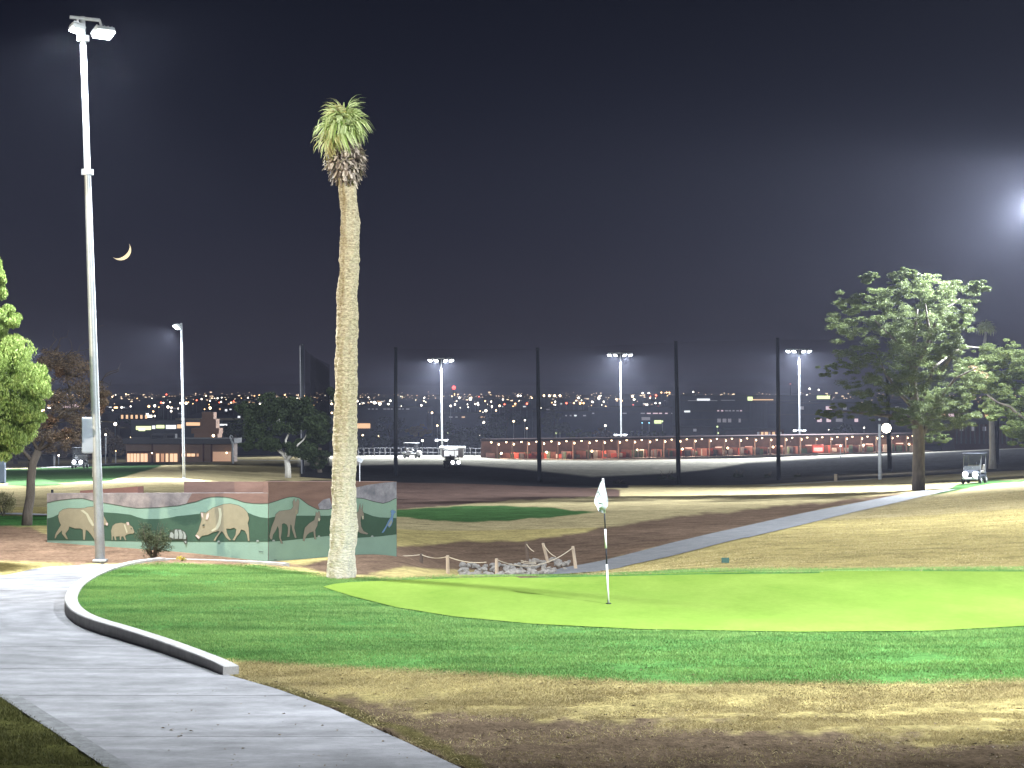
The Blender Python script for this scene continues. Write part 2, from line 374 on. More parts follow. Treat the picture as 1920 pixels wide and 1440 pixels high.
ZONES = [  # polygon in photo pixels, colour, softness px
 ([(-700, 1500), (-700, 1290), (0, 1290), (120, 1370), (215, 1450), (300, 1500)], (.085, .085, .028), 4),
 ([(400, 1270), (560, 1282), (700, 1318), (850, 1330), (1000, 1338), (1200, 1352), (1400, 1362), (1650, 1380), (1920, 1396), (2600, 1410), (2600, 3000), (400, 3000)], (.125, .090, .060), 34),
 ([(430, 1265), (560, 1310), (760, 1382), (900, 1450), (940, 1450), (800, 1378), (620, 1312), (500, 1270)], (.10, .085, .035), 9),
 (FRINGE, (.080, .185, .05), 7),
 ([(-700, 985), (0, 985), (60, 988), (90, 1005), (420, 1015), (520, 1052), (600, 1066), (480, 1058), (420, 1058), (300, 1058), (190, 1056), (60, 1054), (0, 1052), (-700, 1050)], (.21, .135, .09), 5),
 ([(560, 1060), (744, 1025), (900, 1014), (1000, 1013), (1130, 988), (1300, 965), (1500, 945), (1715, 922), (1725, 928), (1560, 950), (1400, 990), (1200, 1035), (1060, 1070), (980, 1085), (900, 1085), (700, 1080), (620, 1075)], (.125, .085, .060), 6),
 ([(690, 1076), (760, 1062), (860, 1070), (930, 1078), (860, 1084), (740, 1082)], (.33, .27, .12), 5),
 ([(700, 962), (744, 956), (850, 949), (950, 949), (1040, 952), (1118, 960), (1050, 968), (950, 976), (850, 978), (744, 970), (700, 970)], (.042, .095, .03), 3),
 ([(500, 900), (744, 900), (1000, 903), (1165, 920), (1165, 931), (1000, 937), (850, 947), (744, 956), (620, 965), (560, 960)], (.085, .055, .045), 4),  # brown slope, the terrain's own shade put into its dark colour
 ([(-700, 880), (0, 881), (140, 872), (235, 868), (330, 866), (265, 884), (205, 902), (120, 904), (60, 903), (0, 906), (-700, 910)], (.03, .06, .024), 3),
 ([(15, 903), (70, 897), (110, 903), (120, 908), (60, 912), (15, 909)], (.07, .13, .055), 3),
 ([(-700, 966), (50, 967), (95, 967), (95, 986), (-700, 988)], (.045, .12, .035), 2),
 ([(340, 872), (620, 868), (620, 890), (470, 886), (340, 880)], (.11, .09, .045), 4),
 ([(1740, 930), (1800, 908), (1870, 900), (2300, 888), (2300, 900), (1900, 903), (1830, 912)], (.03, .065, .022), 3)]
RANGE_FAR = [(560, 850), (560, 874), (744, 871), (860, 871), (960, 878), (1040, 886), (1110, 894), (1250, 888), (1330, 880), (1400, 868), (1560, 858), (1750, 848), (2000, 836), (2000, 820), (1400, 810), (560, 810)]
def zonecol(px, py, D):
    C = np.tile(np.array([.34, .28, .12]), (len(px), 1))
    C[D > 70] = (.32, .265, .145)
    nx = noise2(px, py*3, .035, 1)*1.0; ny = noise2(px, py*3, .05, 2)
    def blend(poly, c, soft):
        qx = px+nx*soft; qy = py+ny*soft*.5
        poly = np.array(poly, float)
        lo, hi = poly.min(0)-30, poly.max(0)+30
        m = (qx > lo[0]) & (qx < hi[0]) & (qy > lo[1]) & (qy < hi[1])
        if not m.any(): return
        x, y = qx[m], qy[m]
        ins = inside(poly, x, y); d = segdist(np.vstack([poly, poly[:1]]), x, y)
        s = ss((np.where(ins, d, -d))/(soft*.5)*.5+.5)[:, None]
        C[m] = C[m]*(1-s)+np.array(c)*s
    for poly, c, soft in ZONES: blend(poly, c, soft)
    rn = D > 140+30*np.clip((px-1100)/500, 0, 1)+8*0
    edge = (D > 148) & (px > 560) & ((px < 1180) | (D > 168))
    C[edge] = np.array([.022, .022, .024])+np.array([.05, .05, .05])*ss((px[edge]-1230)/260)[:, None]  # near range: shade behind the embankment put into the turf colour
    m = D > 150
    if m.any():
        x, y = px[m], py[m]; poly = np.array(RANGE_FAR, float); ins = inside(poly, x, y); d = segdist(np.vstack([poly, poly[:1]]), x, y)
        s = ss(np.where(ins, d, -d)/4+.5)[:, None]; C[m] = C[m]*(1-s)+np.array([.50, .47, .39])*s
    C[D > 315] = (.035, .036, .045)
    # broad patches: worn and lush places
    n = noise2(px/ F*D, D, .9, 4)*.10+noise2(px/F*D, D, .25, 6)*.10
    return C*(1+n[:, None])
def make_terrain():
    cols = np.concatenate([np.linspace(-6000, -700, 18), np.linspace(-650, -40, 26), np.arange(-20, 1941, 4), np.linspace(1970, 2650, 26), np.linspace(2750, 8000, 18)])
    q = np.concatenate([np.linspace(1/12., 1/60., 360, endpoint=False), np.linspace(1/60., 1/300., 210, endpoint=False), np.linspace(1/300., 1/4500., 60)])
    D = 1/q
    PXg, Dg = np.meshgrid(cols, D)
    X = (PXg-CX)/F*Dg; Y = Dg
    Z = zt(X.ravel(), Y.ravel())
    x, y = X.ravel(), Y.ravel()
    px, py = pxpy(x, y, Z)
    # foreground wheel ruts and lumps in the bare dirt
    m = (y < 27)
    Z[m] += (.022*noise2(x[m]*.6+y[m]*.5, y[m]*2.2-x[m]*.3, 2.5, 8)+.012*noise2(x[m], y[m]*2, 7., 9))*ss((26.8-y[m])/3)
    # under the concrete path the soil lies lower
    r = np.nonzero(y < 60)[0]
    pp = np.array(PATHPOLY); ins = inside(pp, x[r], y[r]); Z[r[ins]] = -.07
    V = np.stack([x, y, Z], 1)
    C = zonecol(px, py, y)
    nc, nr = len(cols), len(D)
    i = np.arange(nr-1)[:, None]*nc+np.arange(nc-1)[None]
    Fq = np.stack([i, i+1, i+1+nc, i+nc], -1).reshape(-1, 4)
    m = mat('turf', (0, 0, 0), .95, .34, 1.3, bump=1.0, bscale=30, attr=True, spec=0.)
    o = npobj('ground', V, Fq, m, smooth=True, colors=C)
    tag(o, 'dormant golf course turf, bare soil and fairway falling away to the city', kind='structure')
PR = [(300, 1059), (250, 1066), (205, 1077), (165, 1093), (138, 1110), (125, 1125), (120, 1140), (124, 1155), (140, 1170), (170, 1183), (230, 1201), (290, 1219), (350, 1240), (390, 1254), (430, 1266), (520, 1292), (620, 1328), (760, 1391), (865, 1440), (1100, 1560), (1500, 1760)]
PL = [(190, 1057.5), (110, 1060), (60, 1067), (25, 1076), (-60, 1086), (-600, 1110), (-600, 1200), (-200, 1240), (0, 1305), (60, 1345), (100, 1370), (150, 1405), (205, 1442), (330, 1540), (560, 1700), (640, 1760)]
def ed(tab, y):
    ys = [p[1] for p in tab]; xs = [p[0] for p in tab]; return float(np.interp(y, ys, xs))
PATHPOLY = [flat(*p) for p in PR]+[flat(*p) for p in reversed(PL)]
make_terrain()
lawn = MB().add([(-150, -70, -.09), (150, -70, -.09), (150, 43, -.09), (-150, 43, -.09)], [(0, 1, 2, 3)])
tag(obj('lawn', lawn, mat('rough_lawn', (.16, .14, .06), .95, .3, 1, bump=.8)), 'dry lawn on which the lookout stands', kind='structure')

# concrete path in slabs
tag(obj('path_bed', MB().add([(x, y, -.035) for x, y in PATHPOLY], [tuple(range(len(PATHPOLY)))]), mat('joint_soil', (.10, .09, .08), .95)), 'dark bed seen in the joints of the concrete path', kind='structure')
path = thing('concrete_path', 'pale concrete cart path curving round the kerbed green', 'path'); del path['category']; path['kind'] = 'structure'
joints = [1057.5, 1107, 1127, 1213, 1254, 1304, 1381, 1478, 1600, 1760]
for a, b in zip(joints[:-1], joints[1:]):
    tilt = rnd.uniform(-2, 3)
    y0, y1 = a+.22, b-.22
    L = []; R = []
    n = 10
    for k in range(n+1):
        y = y0+(y1-y0)*k/n
        L.append(flat(ed(PL, y)+0, y)); R.append(flat(ed(PR, y), y))
    vs = []; fs = []
    for zz in (0.002, -.03):
        for (lx, ly), (rx, ry) in zip(L, R):
            vs += [(lx, ly, zz), (rx, ry, zz)]
    for k in range(n): fs.append((2*k, 2*k+2, 2*k+3, 2*k+1))
    o = 2*(n+1)
    for k in range(n):
        fs += [(2*k, 2*k+o, 2*k+2+o, 2*k+2), (2*k+1, 2*k+3, 2*k+3+o, 2*k+1+o)]
    fs += [(0, 1, 1+o, o), (2*n, 2*n+o, 2*n+1+o, 2*n+1)]
    obj('slab', MB().add(vs, fs), M['conc'], path)
# flush gutter strip along the near edge of the path
GE = chaikin([flat(*p) for p in PL[8:]], 2)
gt = MB(); vs = []
for i, p in enumerate(GE):
    a_ = Vector((*GE[max(i-1, 0)], 0)); b_ = Vector((*GE[min(i+1, len(GE)-1)], 0)); t_ = (b_-a_).normalized(); n_ = Vector((-t_.y, t_.x, 0))
    for o_, z_ in ((-.03, -.05), (-.03, .016), (.20, .016), (.20, -.05)): vs.append(Vector((*p, 0))+n_*o_+Vector((0, 0, z_)))
gt.add(vs, [(i*4+k, i*4+k+1, i*4+5+k, i*4+4+k) for i in range(len(GE)-1) for k in range(3)])
tag(obj('path_edging', gt, mat('edging_concrete', (.17, .17, .17), .85, .35, 5, bump=.4)), 'worn flush concrete edging strip beside the olive grass corner', kind='structure')
# kerb, in cast lengths
kerb = thing('kerb', 'raised pale concrete kerb round the end of the green', 'kerb'); del kerb['category']; kerb['kind'] = 'structure'
def kerb_piece(pts, rise0=1., rise1=1.):
    mb = MB(); n = len(pts); prof = []
    for i in range(n):
        a = Vector((*pts[max(i-1, 0)], 0)); b = Vector((*pts[min(i+1, n-1)], 0)); t = (b-a).normalized()
        nrm = Vector((-t.y, t.x, 0))
        c = Vector((*pts[i], 0)); h = .17*(rise0+(rise1-rise0)*i/(n-1))
        w = .21
        for off, z in ((0, -.06), (0.0, h-.015), (.012, h), (w, h), (w, -.06)): prof.append(c+nrm*off+Vector((0, 0, z)))
    fs = []
    for i in range(n-1):
        for k in range(4): fs.append((i*5+k, i*5+k+1, i*5+5+k+1, i*5+5+k))
    fs += [(4, 3, 2, 1, 0), tuple((n-1)*5+k for k in range(5))]
    return mb.add(prof, fs)
nK = len(KW); cuts = [14, 30, 44, 66, 88, 104, 122, nK-1]
cuts = [min(c, nK-1) for c in cuts]; cuts = sorted(set(cuts))
for ci, (a, b) in enumerate(zip(cuts[:-1], cuts[1:])):
    pts = [tuple(p) for p in KW[a:b+1]]
    pts[-1] = tuple(np.array(pts[-1])*.97+np.array(pts[-2])*.03) if b < nK-1 else pts[-1]
    r0_, r1_ = (.45 if ci == 0 else (.62 if ci == 1 else 1)), (.62 if ci == 0 else (.9 if ci == 1 else (.62 if b == nK-1 else 1)))
    obj('kerb_stone', kerb_piece(pts, r0_, r1_), M['kerb'], kerb)

# putting green
def sheet(name, top, bot, lift, m, nx=160, ny=26, label='', smooth=True):
    V = []
    for j in range(ny+1):
        for i in range(nx+1):
            u = i/nx; v = j/ny
            x0 = top[0][0]; x1 = top[-1][0]; px = x0+(x1-x0)*u
            ya = np.interp(px, [p[0] for p in top], [p[1] for p in top]); yb = np.interp(px, [p[0] for p in bot], [p[1] for p in bot])
            V.append((px, ya+(yb-ya)*v))
    V = np.array(V)
    # onto the ground (iterate)
    D = CZ*F/(V[:, 1]-HY)
    for _ in range(12): D = (CZ-zt((V[:, 0]-CX)/F*D, D))*F/(V[:, 1]-HY)
    x = (V[:, 0]-CX)/F*D
    W = np.stack([x, D, zt(x, D)+lift], 1)
    i = np.arange(ny)[:, None]*(nx+1)+np.arange(nx)[None]
    Fq = np.stack([i, i+nx+1, i+nx+2, i+1], -1).reshape(-1, 4)
    return tag(npobj(name, W, Fq, m, smooth=True), label, kind='structure')
gm = mat('putting_turf', (.155, .25, .042), .95, .14, .7, c2=(.215, .31, .062), bump=.35, bscale=160, spec=0., stretch=(1, .45, 1))
sheet('putting_green', [(606, 1101), (625, 1096), (660, 1092.5), (744, 1089), (900, 1084), (1100, 1079), (1300, 1074.5), (1600, 1071.5), (1920, 1073), (2300, 1078)],
      [(606, 1101.5), (625, 1108), (660, 1119), (744, 1140), (850, 1157), (1000, 1171), (1200, 1181), (1500, 1186), (1750, 1184), (1920, 1175), (2300, 1150)], 0.013, gm, label='bright close-mown putting green around the flagstick')

# asphalt cart path and small paths: ribbons on the ground
def ribbon(name, pts, w, m, lift=.012, label='', n=70, kind='structure'):
    W = [G(*p) if p[1] is not None else GD(p[0], p[2]) for p in pts]
    W = chaikin([(p.x, p.y) for p in W], 3)
    V = []; k = 5
    for i, p in enumerate(W):
        a = Vector((*W[max(i-1, 0)], 0)); b = Vector((*W[min(i+1, len(W)-1)], 0)); t = (b-a).normalized(); nr = Vector((-t.y, t.x, 0))
        ww = w if not callable(w) else w(i/(len(W)-1))
        for j in range(k+1):
            q = Vector((*p, 0))+nr*ww*(j/k-.5); V.append((q.x, q.y))
    V = np.array(V); Z = zt(V[:, 0], V[:, 1])
    Z = Z.reshape(-1, k+1); Z = np.maximum(Z, Z.mean(1, keepdims=True)*.5+Z*.5)+lift; Z = Z.ravel()
    i = np.arange(len(W)-1)[:, None]*(k+1)+np.arange(k)[None]
    Fq = np.stack([i, i+1, i+k+2, i+k+1], -1).reshape(-1, 4)
    return tag(npobj(name, np.column_stack([V, Z]), Fq, m, smooth=True), label, kind=kind)
ribbon('cart_path', [(1050, None, 50.0), (1110, 1067), (1150, 1059), (1200, 1049), (1300, 1023), (1440, 990), (1600, 953), (1700, 932), (1760, 920)], 1.75, M['asph'], .018, 'worn grey asphalt cart path climbing past the hill')
ribbon('footpath', [(-200, 963), (0, 964), (45, 965.5), (100, 967)], .8, M['conc'], .03, 'short pale footpath behind the leaning tree')
ribbon('range_track', [(1440, 912), (1500, 908), (1560, 904.5), (1640, 899)], .8, mat('pale_track', (.42, .40, .34), .9), .05, 'pale edging strip along the top of the driving range bank')
ribbon('service_road', [(100, 878), (235, 869), (330, 865), (470, 864), (600, 866)], 2.5, mat('service_asphalt', (.2, .2, .2), .9), .06, 'service road in front of the low clubhouse')

# grass blades
def blades(name, poly, n, h, w, m, label, ymax=None, excl=None, lean=.5):
    poly = np.array(poly, float); lo, hi = poly.min(0), poly.max(0)
    # uniform on the ground: sample D with density ~ D
    Dlo, Dhi = CZ*F/(hi[1]-HY)*.97, CZ*F/(lo[1]-HY)
    px = rng.uniform(max(lo[0], -60), min(hi[0], 1980), n*3); D = np.sqrt(rng.uniform(Dlo**2, Dhi**2, n*3))
    x = (px-CX)/F*D; z = zt(x, D); _, py = pxpy(x, D, z)
    ok = inside(poly, px+rng.normal(0, 5, len(px)), py+rng.normal(0, 2.5, len(px)))
    if excl is not None:
        for q in excl: ok &= ~inside(np.array(q, float), px, py)
    ok &= ~inside(np.array(PATHPOLY), x, D)
    ok &= (segdist(KW, x, D) > .22)
    dens = noise2(x, D, 2., 5)*1.3; ok &= rng.uniform(-1.1, .6, len(px)) < dens+.5
    x, y, z = x[ok][:n], D[ok][:n], z[ok][:n]; n = len(x)
    hh = h*rng.uniform(.5, 1.3, n); a = rng.uniform(0, 6.28, n); ww = w*rng.uniform(.6, 1.3, n)
    lx, ly = rng.normal(0, lean, n)*hh, rng.normal(0, lean, n)*hh
    V = np.zeros((n, 3, 3)); z = z-.004
    V[:, 0] = np.stack([x-np.cos(a)*ww, y-np.sin(a)*ww, z], 1); V[:, 1] = np.stack([x+np.cos(a)*ww, y+np.sin(a)*ww, z], 1)
    V[:, 2] = np.stack([x+lx, y+ly, z+hh], 1)
    Fq = np.arange(n*3).reshape(-1, 3)
    tag(npobj(name, V.reshape(-1, 3), Fq, m), label, kind='stuff')
GREENPX = [(600, 1101), (660, 1091), (900, 1083), (1300, 1073), (1920, 1072), (2300, 1076), (2300, 1152), (1920, 1176), (1750, 1185), (1500, 1187), (1200, 1182), (1000, 1172), (850, 1158), (744, 1141), (660, 1120)]
blades('fringe_grass', FRINGE, 330000, .030, .0055, M['g_green'], 'dense green fringe grass round the putting green', excl=[GREENPX])
DRY = [(395, 1262), (470, 1240), (640, 1248), (850, 1258), (1000, 1266), (1150, 1273), (1300, 1279), (1600, 1277), (2100, 1272), (2100, 1410), (1650, 1385), (1400, 1368), (1200, 1358), (1000, 1345), (850, 1338), (600, 1300)]
blades('dry_grass', DRY, 200000, .022, .005, M['g_dry'], 'straw coloured dormant grass in front of the green', lean=.9)
blades('dirt_grass', [(500, 1290), (1000, 1320), (2100, 1370), (2100, 1600), (500, 1600)], 22000, .022, .006, M['g_dry'], 'thin dry stubble on the bare soil', lean=1.2)
blades('corner_grass', [(-100, 1240), (0, 1300), (60, 1345), (150, 1408), (215, 1450), (300, 1530), (-100, 1530)], 30000, .035, .007, leafmat('corner_blade', (.05, .06, .015), (.17, .16, .06), .3), 'olive grass in the corner beside the path')
blades('bank_grass', [(1060, 1080), (1180, 1062), (1300, 1036), (1450, 1003), (1700, 945), (1960, 895), (1960, 1068), (1300, 1070)], 60000, .03, .009, M['g_dry'], 'dry grass on the hill behind the green', lean=.9)
# fallen leaves and twigs
n = 900
px = rng.uniform(300, 1960, n); py = rng.uniform(1270, 1445, n); V = []; Fq = []
for k in range(n):
    D = CZ*F/(py[k]-HY); x = (px[k]-CX)/F*D
    if inside(np.array(PATHPOLY), np.array([x]), np.array([D]))[0] and k % 4: continue
    z = float(zt(x, D))+.012; a = rnd.uniform(0, 6.28); s = rnd.uniform(.008, .032); b = rnd.uniform(.25, .7)*s
    i = len(V); ca, sa = math.cos(a), math.sin(a)
    V += [(x+ca*s, D+sa*s, z), (x-sa*b, D+ca*b, z+.012), (x-ca*s, D-sa*s, z+.004), (x+sa*b, D-ca*b, z+.014)]; Fq.append((i, i+1, i+2, i+3))
tag(npobj('leaf_litter', np.array(V), np.array(Fq), M['litter']), 'small dry leaves and bits of bark scattered over the soil', kind='stuff')

# ------------------------------------------------------------------ mural wall
WL, WC, WR = P(88, 925, 51.5), P(503, 925, 48), P(744, 903, 50.2)
def wallpt(px, py, a, b, off):
    d = Vector((b.x-a.x, b.y-a.y, 0)).normalized(); nr = Vector((d.y, -d.x, 0))   # towards the eye
    ray = Vector(((px-CX)/F, 1, -(py-HY)/F)); o = Vector((0, 0, CZ))
    t = (Vector((a.x, a.y, 0))+nr*off-o).dot(nr)/ray.dot(nr)
    return o+ray*t
wall = thing('mural_wall', 'angled garden wall painted with hills, peccaries, coyotes and a blue bird', 'wall', (WC.x, WC.y, 0))
def slabwall(name, a, b, ztop_a, ztop_b, zb, th, m, parent=None):
    d = Vector((b.x-a.x, b.y-a.y, 0)).normalized(); nr = Vector((d.y, -d.x, 0))
    A, B = Vector((a.x, a.y, 0)), Vector((b.x, b.y, 0)); A2, B2 = A-nr*th, B-nr*th
    v = [A+Vector((0, 0, zb)), B+Vector((0, 0, zb)), B2+Vector((0, 0, zb)), A2+Vector((0, 0, zb)),
         A+Vector((0, 0, ztop_a)), B+Vector((0, 0, ztop_b)), B2+Vector((0, 0, ztop_b)), A2+Vector((0, 0, ztop_a))]
    return obj(name, MB().add(v, [(0, 3, 2, 1), (4, 5, 6, 7), (0, 1, 5, 4), (1, 2, 6, 5), (2, 3, 7, 6), (3, 0, 4, 7)]), m, parent)
zL = P(0, 925, 51.5).z; zC = P(0, 924, 48).z
slabwall('wall_panel', WL, WC, zL, zC, -1.2, .2, M['mottle'], wall)
zC2 = P(0, 903, 48).z; zR2 = P(0, 903, 50.2).z
slabwall('wall_panel', WC, WR, zC2, zR2, -1.6, .2, M['rust'], wall)
# wall steps behind
a = P(345, 903, 49.9); b = P(502, 903, 48.32)
sw = thing('brick_wall', 'plain rust coloured wall step rising behind the coyote mural', 'wall', (a.x, a.y, 0))
slabwall('wall_panel', a, b, P(0, 903, 49.9).z, P(0, 903.2, 48.32).z, -1, .12, M['rust'], sw)
a = P(150, 919, 51.6); b = P(258, 912, 50.6)
sw = thing('brick_wall', 'low rust coloured wall step behind the first peccary of the mural', 'wall', (a.x, a.y, 0))
slabwall('wall_panel', a, b, P(0, 920, 51.6).z, P(0, 912, 50.6).z, -1, .2, mat('dark_rust', (.15, .075, .06), .85, .15, 2), sw)
def paint(name, pts, side, off, m, label=None, parent=wall):
    a, b = (WL, WC) if side == 0 else (WC, WR)
    W = [wallpt(x, y, a, b, off) for x, y in pts]
    tr = tessellate_polygon([W])
    mb = MB().add(W, [tuple(t) for t in tr])
    o = obj(name, mb, m, parent)
    if label: o['label'] = label
    return o
z1 = lambda pts: [(80+x/5.647, 880+y/5.647) for x, y in pts]
z2 = lambda pts: [(340+x/4.571, 880+y/4.571) for x, y in pts]
def stroke(pts, w):
    """thin closed band along an open line of photo points"""
    up, dn = [], []
    for i, p in enumerate(pts):
        a = pts[max(i-1, 0)]; b = pts[min(i+1, len(pts)-1)]; dx, dy = b[0]-a[0], b[1]-a[1]; l = math.hypot(dx, dy)+1e-9
        up.append((p[0]-dy/l*w, p[1]+dx/l*w)); dn.append((p[0]+dy/l*w, p[1]-dx/l*w))
    return up+dn[::-1]
def grow(pts, g):
    n = len(pts); area = sum(pts[i][0]*pts[(i+1) % n][1]-pts[(i+1) % n][0]*pts[i][1] for i in range(n)); sgn = 1 if area > 0 else -1
    out = []
    for i in range(n):
        a = pts[i-1]; b = pts[(i+1) % n]; dx, dy = b[0]-a[0], b[1]-a[1]; l = math.hypot(dx, dy)+1e-9
        out.append((pts[i][0]+dy/l*g*sgn, pts[i][1]-dx/l*g*sgn))
    return out
# left side
lt = [(88.5, 943), (100, 940), (115.4, 937.5), (135, 935.3), (154.4, 934.5), (177, 940), (213, 946), (235, 950), (257, 953), (296, 951.7), (335, 948), (352, 944), (367, 941), (384, 934.3), (396, 932), (408, 931.4), (420, 932), (432, 933.6), (446, 938), (458, 942), (475, 944), (491, 944.5), (502.5, 944)]
paint('sage_hill', lt+[(502.5, 1100), (88.5, 1060)], 0, .004, M['sage'])
paint('hill_line', stroke(lt, .55), 0, .008, M['line'])
paint('rust_band', [(360, 925), (502.5, 925), (502.5, 943.6)]+[p for p in reversed(lt) if p[0] > 384 and p[0] < 500]+[(372, 939.4), (350, 943)], 0, .006, M['rust'])
dk = [(88.5, 972), (99.5, 969.4), (112, 963), (130, 958), (160, 955), (195, 960.6), (218, 962), (245, 965), (257, 969.4), (271, 973), (301, 973), (322.6, 970), (331.5, 967.7), (350, 966), (375, 963), (420, 958), (450, 957), (464.7, 961), (475.6, 966), (489, 970), (502.5, 971.4)]
paint('dark_hill', dk+[(502.5, 1015.6), (340, 1016), (319, 1016), (179, 1013.7), (88.5, 1012.8)], 0, .008, M['green'])
# right side
rt = [(503.5, 944), (515, 940.5), (528, 936), (540, 932.5), (550, 931.4), (561, 933.6), (578.5, 946.7), (596, 955.5), (616, 955.5), (640, 945), (667, 933.6), (681, 934.7), (699, 940), (718.5, 944), (729, 941), (743.5, 933.6)]
paint('slate_patch', [(655, 916), (668, 914), (690, 909), (722, 905), (743.5, 903.6), (743.5, 936), (729, 943), (718, 946), (699, 942), (681, 937), (667, 936), (655, 938)], 1, .003, M['mottle2'])
paint('slate_patch', [(596, 946), (606, 937), (618, 934), (625, 956), (600, 956)], 1, .003, M['mottle2'])
paint('sage_hill', rt+[(743.5, 1060), (503.5, 1100)], 1, .006, M['sage'])
paint('hill_line', stroke(rt, .55), 1, .010, M['line'])
paint('dark_hill', [(503.5, 971.4), (521.6, 967.5), (558.8, 966.8), (615.6, 967), (640, 963), (667, 959.8), (681, 960.5), (699, 967.5), (712, 970), (743.5, 971.4), (743.5, 1002), (712, 1005.8), (668, 1008.6), (640, 1006), (613.5, 1005), (570, 1010), (528, 1014.5), (503.5, 1015.6)], 1, .010, M['green'])
def animal(name, pts, side, body, extras, label, g=.7):
    root = None
    a = paint(name, pts, side, .018, body, label)
    paint('outline', grow(pts, g), side, .014, M['line'], parent=a)
    for i, (nm, q, m) in enumerate(extras): paint(nm, q, side, .022+.003*i, m, parent=a)
    return a
animal('painted_peccary', z1([(165, 500), (175, 455), (215, 425), (270, 413), (380, 415), (440, 412), (480, 400), (540, 395), (575, 405), (620, 440), (650, 500), (680, 555), (692, 575), (685, 597), (665, 590), (640, 590), (600, 602), (545, 612), (540, 640), (556, 725), (560, 745), (548, 745), (520, 700), (480, 650), (456, 640), (447, 745), (430, 745), (425, 640), (400, 625), (340, 625), (282, 605), (272, 640), (240, 680), (268, 740), (250, 738), (205, 682), (205, 645), (180, 670), (150, 700), (138, 730), (126, 730), (135, 690), (150, 660), (185, 605), (195, 590), (175, 550)]), 0, M['tan'],
       [('collar', z1([(400, 435), (430, 430), (480, 470), (520, 540), (553, 600), (525, 600), (490, 550), (460, 480)]), M['cream']), ('snout', z1([(668, 568), (688, 566), (693, 580), (684, 598), (670, 592)]), M['pink'])], 'tan peccary walking right beside the lamp pole')
animal('painted_peccary', z1([(725, 650), (740, 600), (770, 575), (830, 565), (880, 575), (890, 557), (912, 560), (920, 590), (950, 610), (972, 665), (960, 680), (930, 680), (890, 690), (872, 705), (885, 750), (872, 750), (852, 708), (832, 712), (830, 745), (818, 745), (815, 708), (775, 712), (780, 750), (766, 750), (755, 710), (742, 708), (740, 750), (730, 750), (730, 700)]), 0, M['tan'],
       [('collar', z1([(858, 585), (872, 583), (900, 665), (888, 675)]), M['cream']), ('ear', z1([(887, 560), (912, 560), (916, 588), (898, 592)]), M['pink']), ('eye', z1([(932, 622), (944, 624), (944, 636), (932, 634)]), M['line'])], 'small young peccary left of the bush', .5)
tz = animal('painted_tortoise', z1([(1335, 740), (1340, 700), (1352, 655), (1400, 630), (1450, 632), (1500, 655), (1525, 700), (1530, 745), (1528, 780), (1510, 794), (1495, 770), (1485, 748), (1440, 748), (1360, 746)]), 0, M['line'],
       [('shell_plate', z1(q), M['greyp']) for q in ([(1345, 720), (1352, 670), (1370, 665), (1388, 690), (1385, 735)], [(1395, 690), (1400, 640), (1425, 636), (1438, 690), (1430, 735), (1398, 735)], [(1446, 690), (1436, 640), (1465, 640), (1485, 690), (1480, 735), (1444, 735)], [(1492, 690), (1478, 650), (1505, 668), (1520, 710), (1515, 738), (1490, 738)], [(1500, 760), (1520, 756), (1522, 778), (1510, 786)])], 'grey desert tortoise right of the bush', .3)
animal('painted_peccary', z2([(120, 570), (150, 600), (175, 570), (230, 560), (270, 540), (305, 530), (328, 530), (300, 570), (275, 612), (290, 612), (315, 572), (345, 530), (360, 545), (385, 585), (412, 608), (425, 606), (400, 570), (388, 535), (385, 508), (420, 510), (450, 500), (472, 515), (465, 560), (440, 605), (455, 610), (475, 575), (500, 545), (512, 515), (545, 527), (562, 560), (572, 615), (584, 612), (580, 550), (577, 500), (568, 462), (576, 440), (580, 420), (565, 370), (535, 335), (490, 310), (420, 295), (360, 300), (320, 315), (270, 330), (220, 365), (205, 375), (190, 368), (165, 368), (168, 400), (175, 430), (160, 480), (145, 530)]), 0, M['tan'],
       [('collar', z2([(315, 328), (340, 335), (348, 390), (337, 470), (312, 515), (265, 535), (255, 522), (290, 500), (315, 450), (326, 390)]), M['cream']), ('ear', z2([(167, 370), (174, 402), (188, 422), (186, 376)]), M['pink']),
        ('ear', z2([(208, 430), (216, 385), (236, 370), (238, 400), (226, 430)]), M['pink']), ('snout', z2([(120, 568), (150, 598), (158, 580), (132, 560)]), M['pink']), ('eye', z2([(180, 474), (198, 470), (198, 484), (182, 488)]), M['line'])], 'large peccary with cream collar facing left')
animal('painted_coyote', z2([(755, 575), (775, 490), (800, 430), (810, 385), (840, 358), (940, 345), (960, 320), (955, 280), (968, 250), (980, 285), (1000, 250), (1010, 275), (1005, 330), (1000, 375), (985, 388), (977, 430), (972, 470), (967, 500), (987, 585), (974, 588), (950, 520), (945, 480), (935, 472), (928, 560), (925, 578), (905, 578), (912, 560), (915, 500), (905, 475), (880, 460), (862, 470), (860, 530), (852, 590), (870, 638), (855, 635), (838, 580), (835, 510), (825, 485), (812, 520), (785, 560), (778, 600), (765, 600)]), 1, M['taup'], [('muzzle', z2([(978, 345), (998, 350), (992, 385), (980, 380)]), M['tan'])], 'tall grey brown coyote standing at the wall corner', .5)
animal('painted_coyote', z2([(1043, 612), (1048, 560), (1060, 500), (1100, 460), (1140, 435), (1150, 400), (1155, 360), (1166, 376), (1180, 355), (1189, 380), (1191, 430), (1180, 447), (1171, 442), (1166, 480), (1147, 520), (1150, 570), (1157, 600), (1142, 598), (1132, 532), (1100, 542), (1077, 562), (1058, 600), (1055, 616)]), 1, M['taup'], [('muzzle', z2([(1175, 415), (1190, 425), (1184, 445), (1175, 438)]), M['cream'])], 'smaller coyote left of the palm trunk', .5)
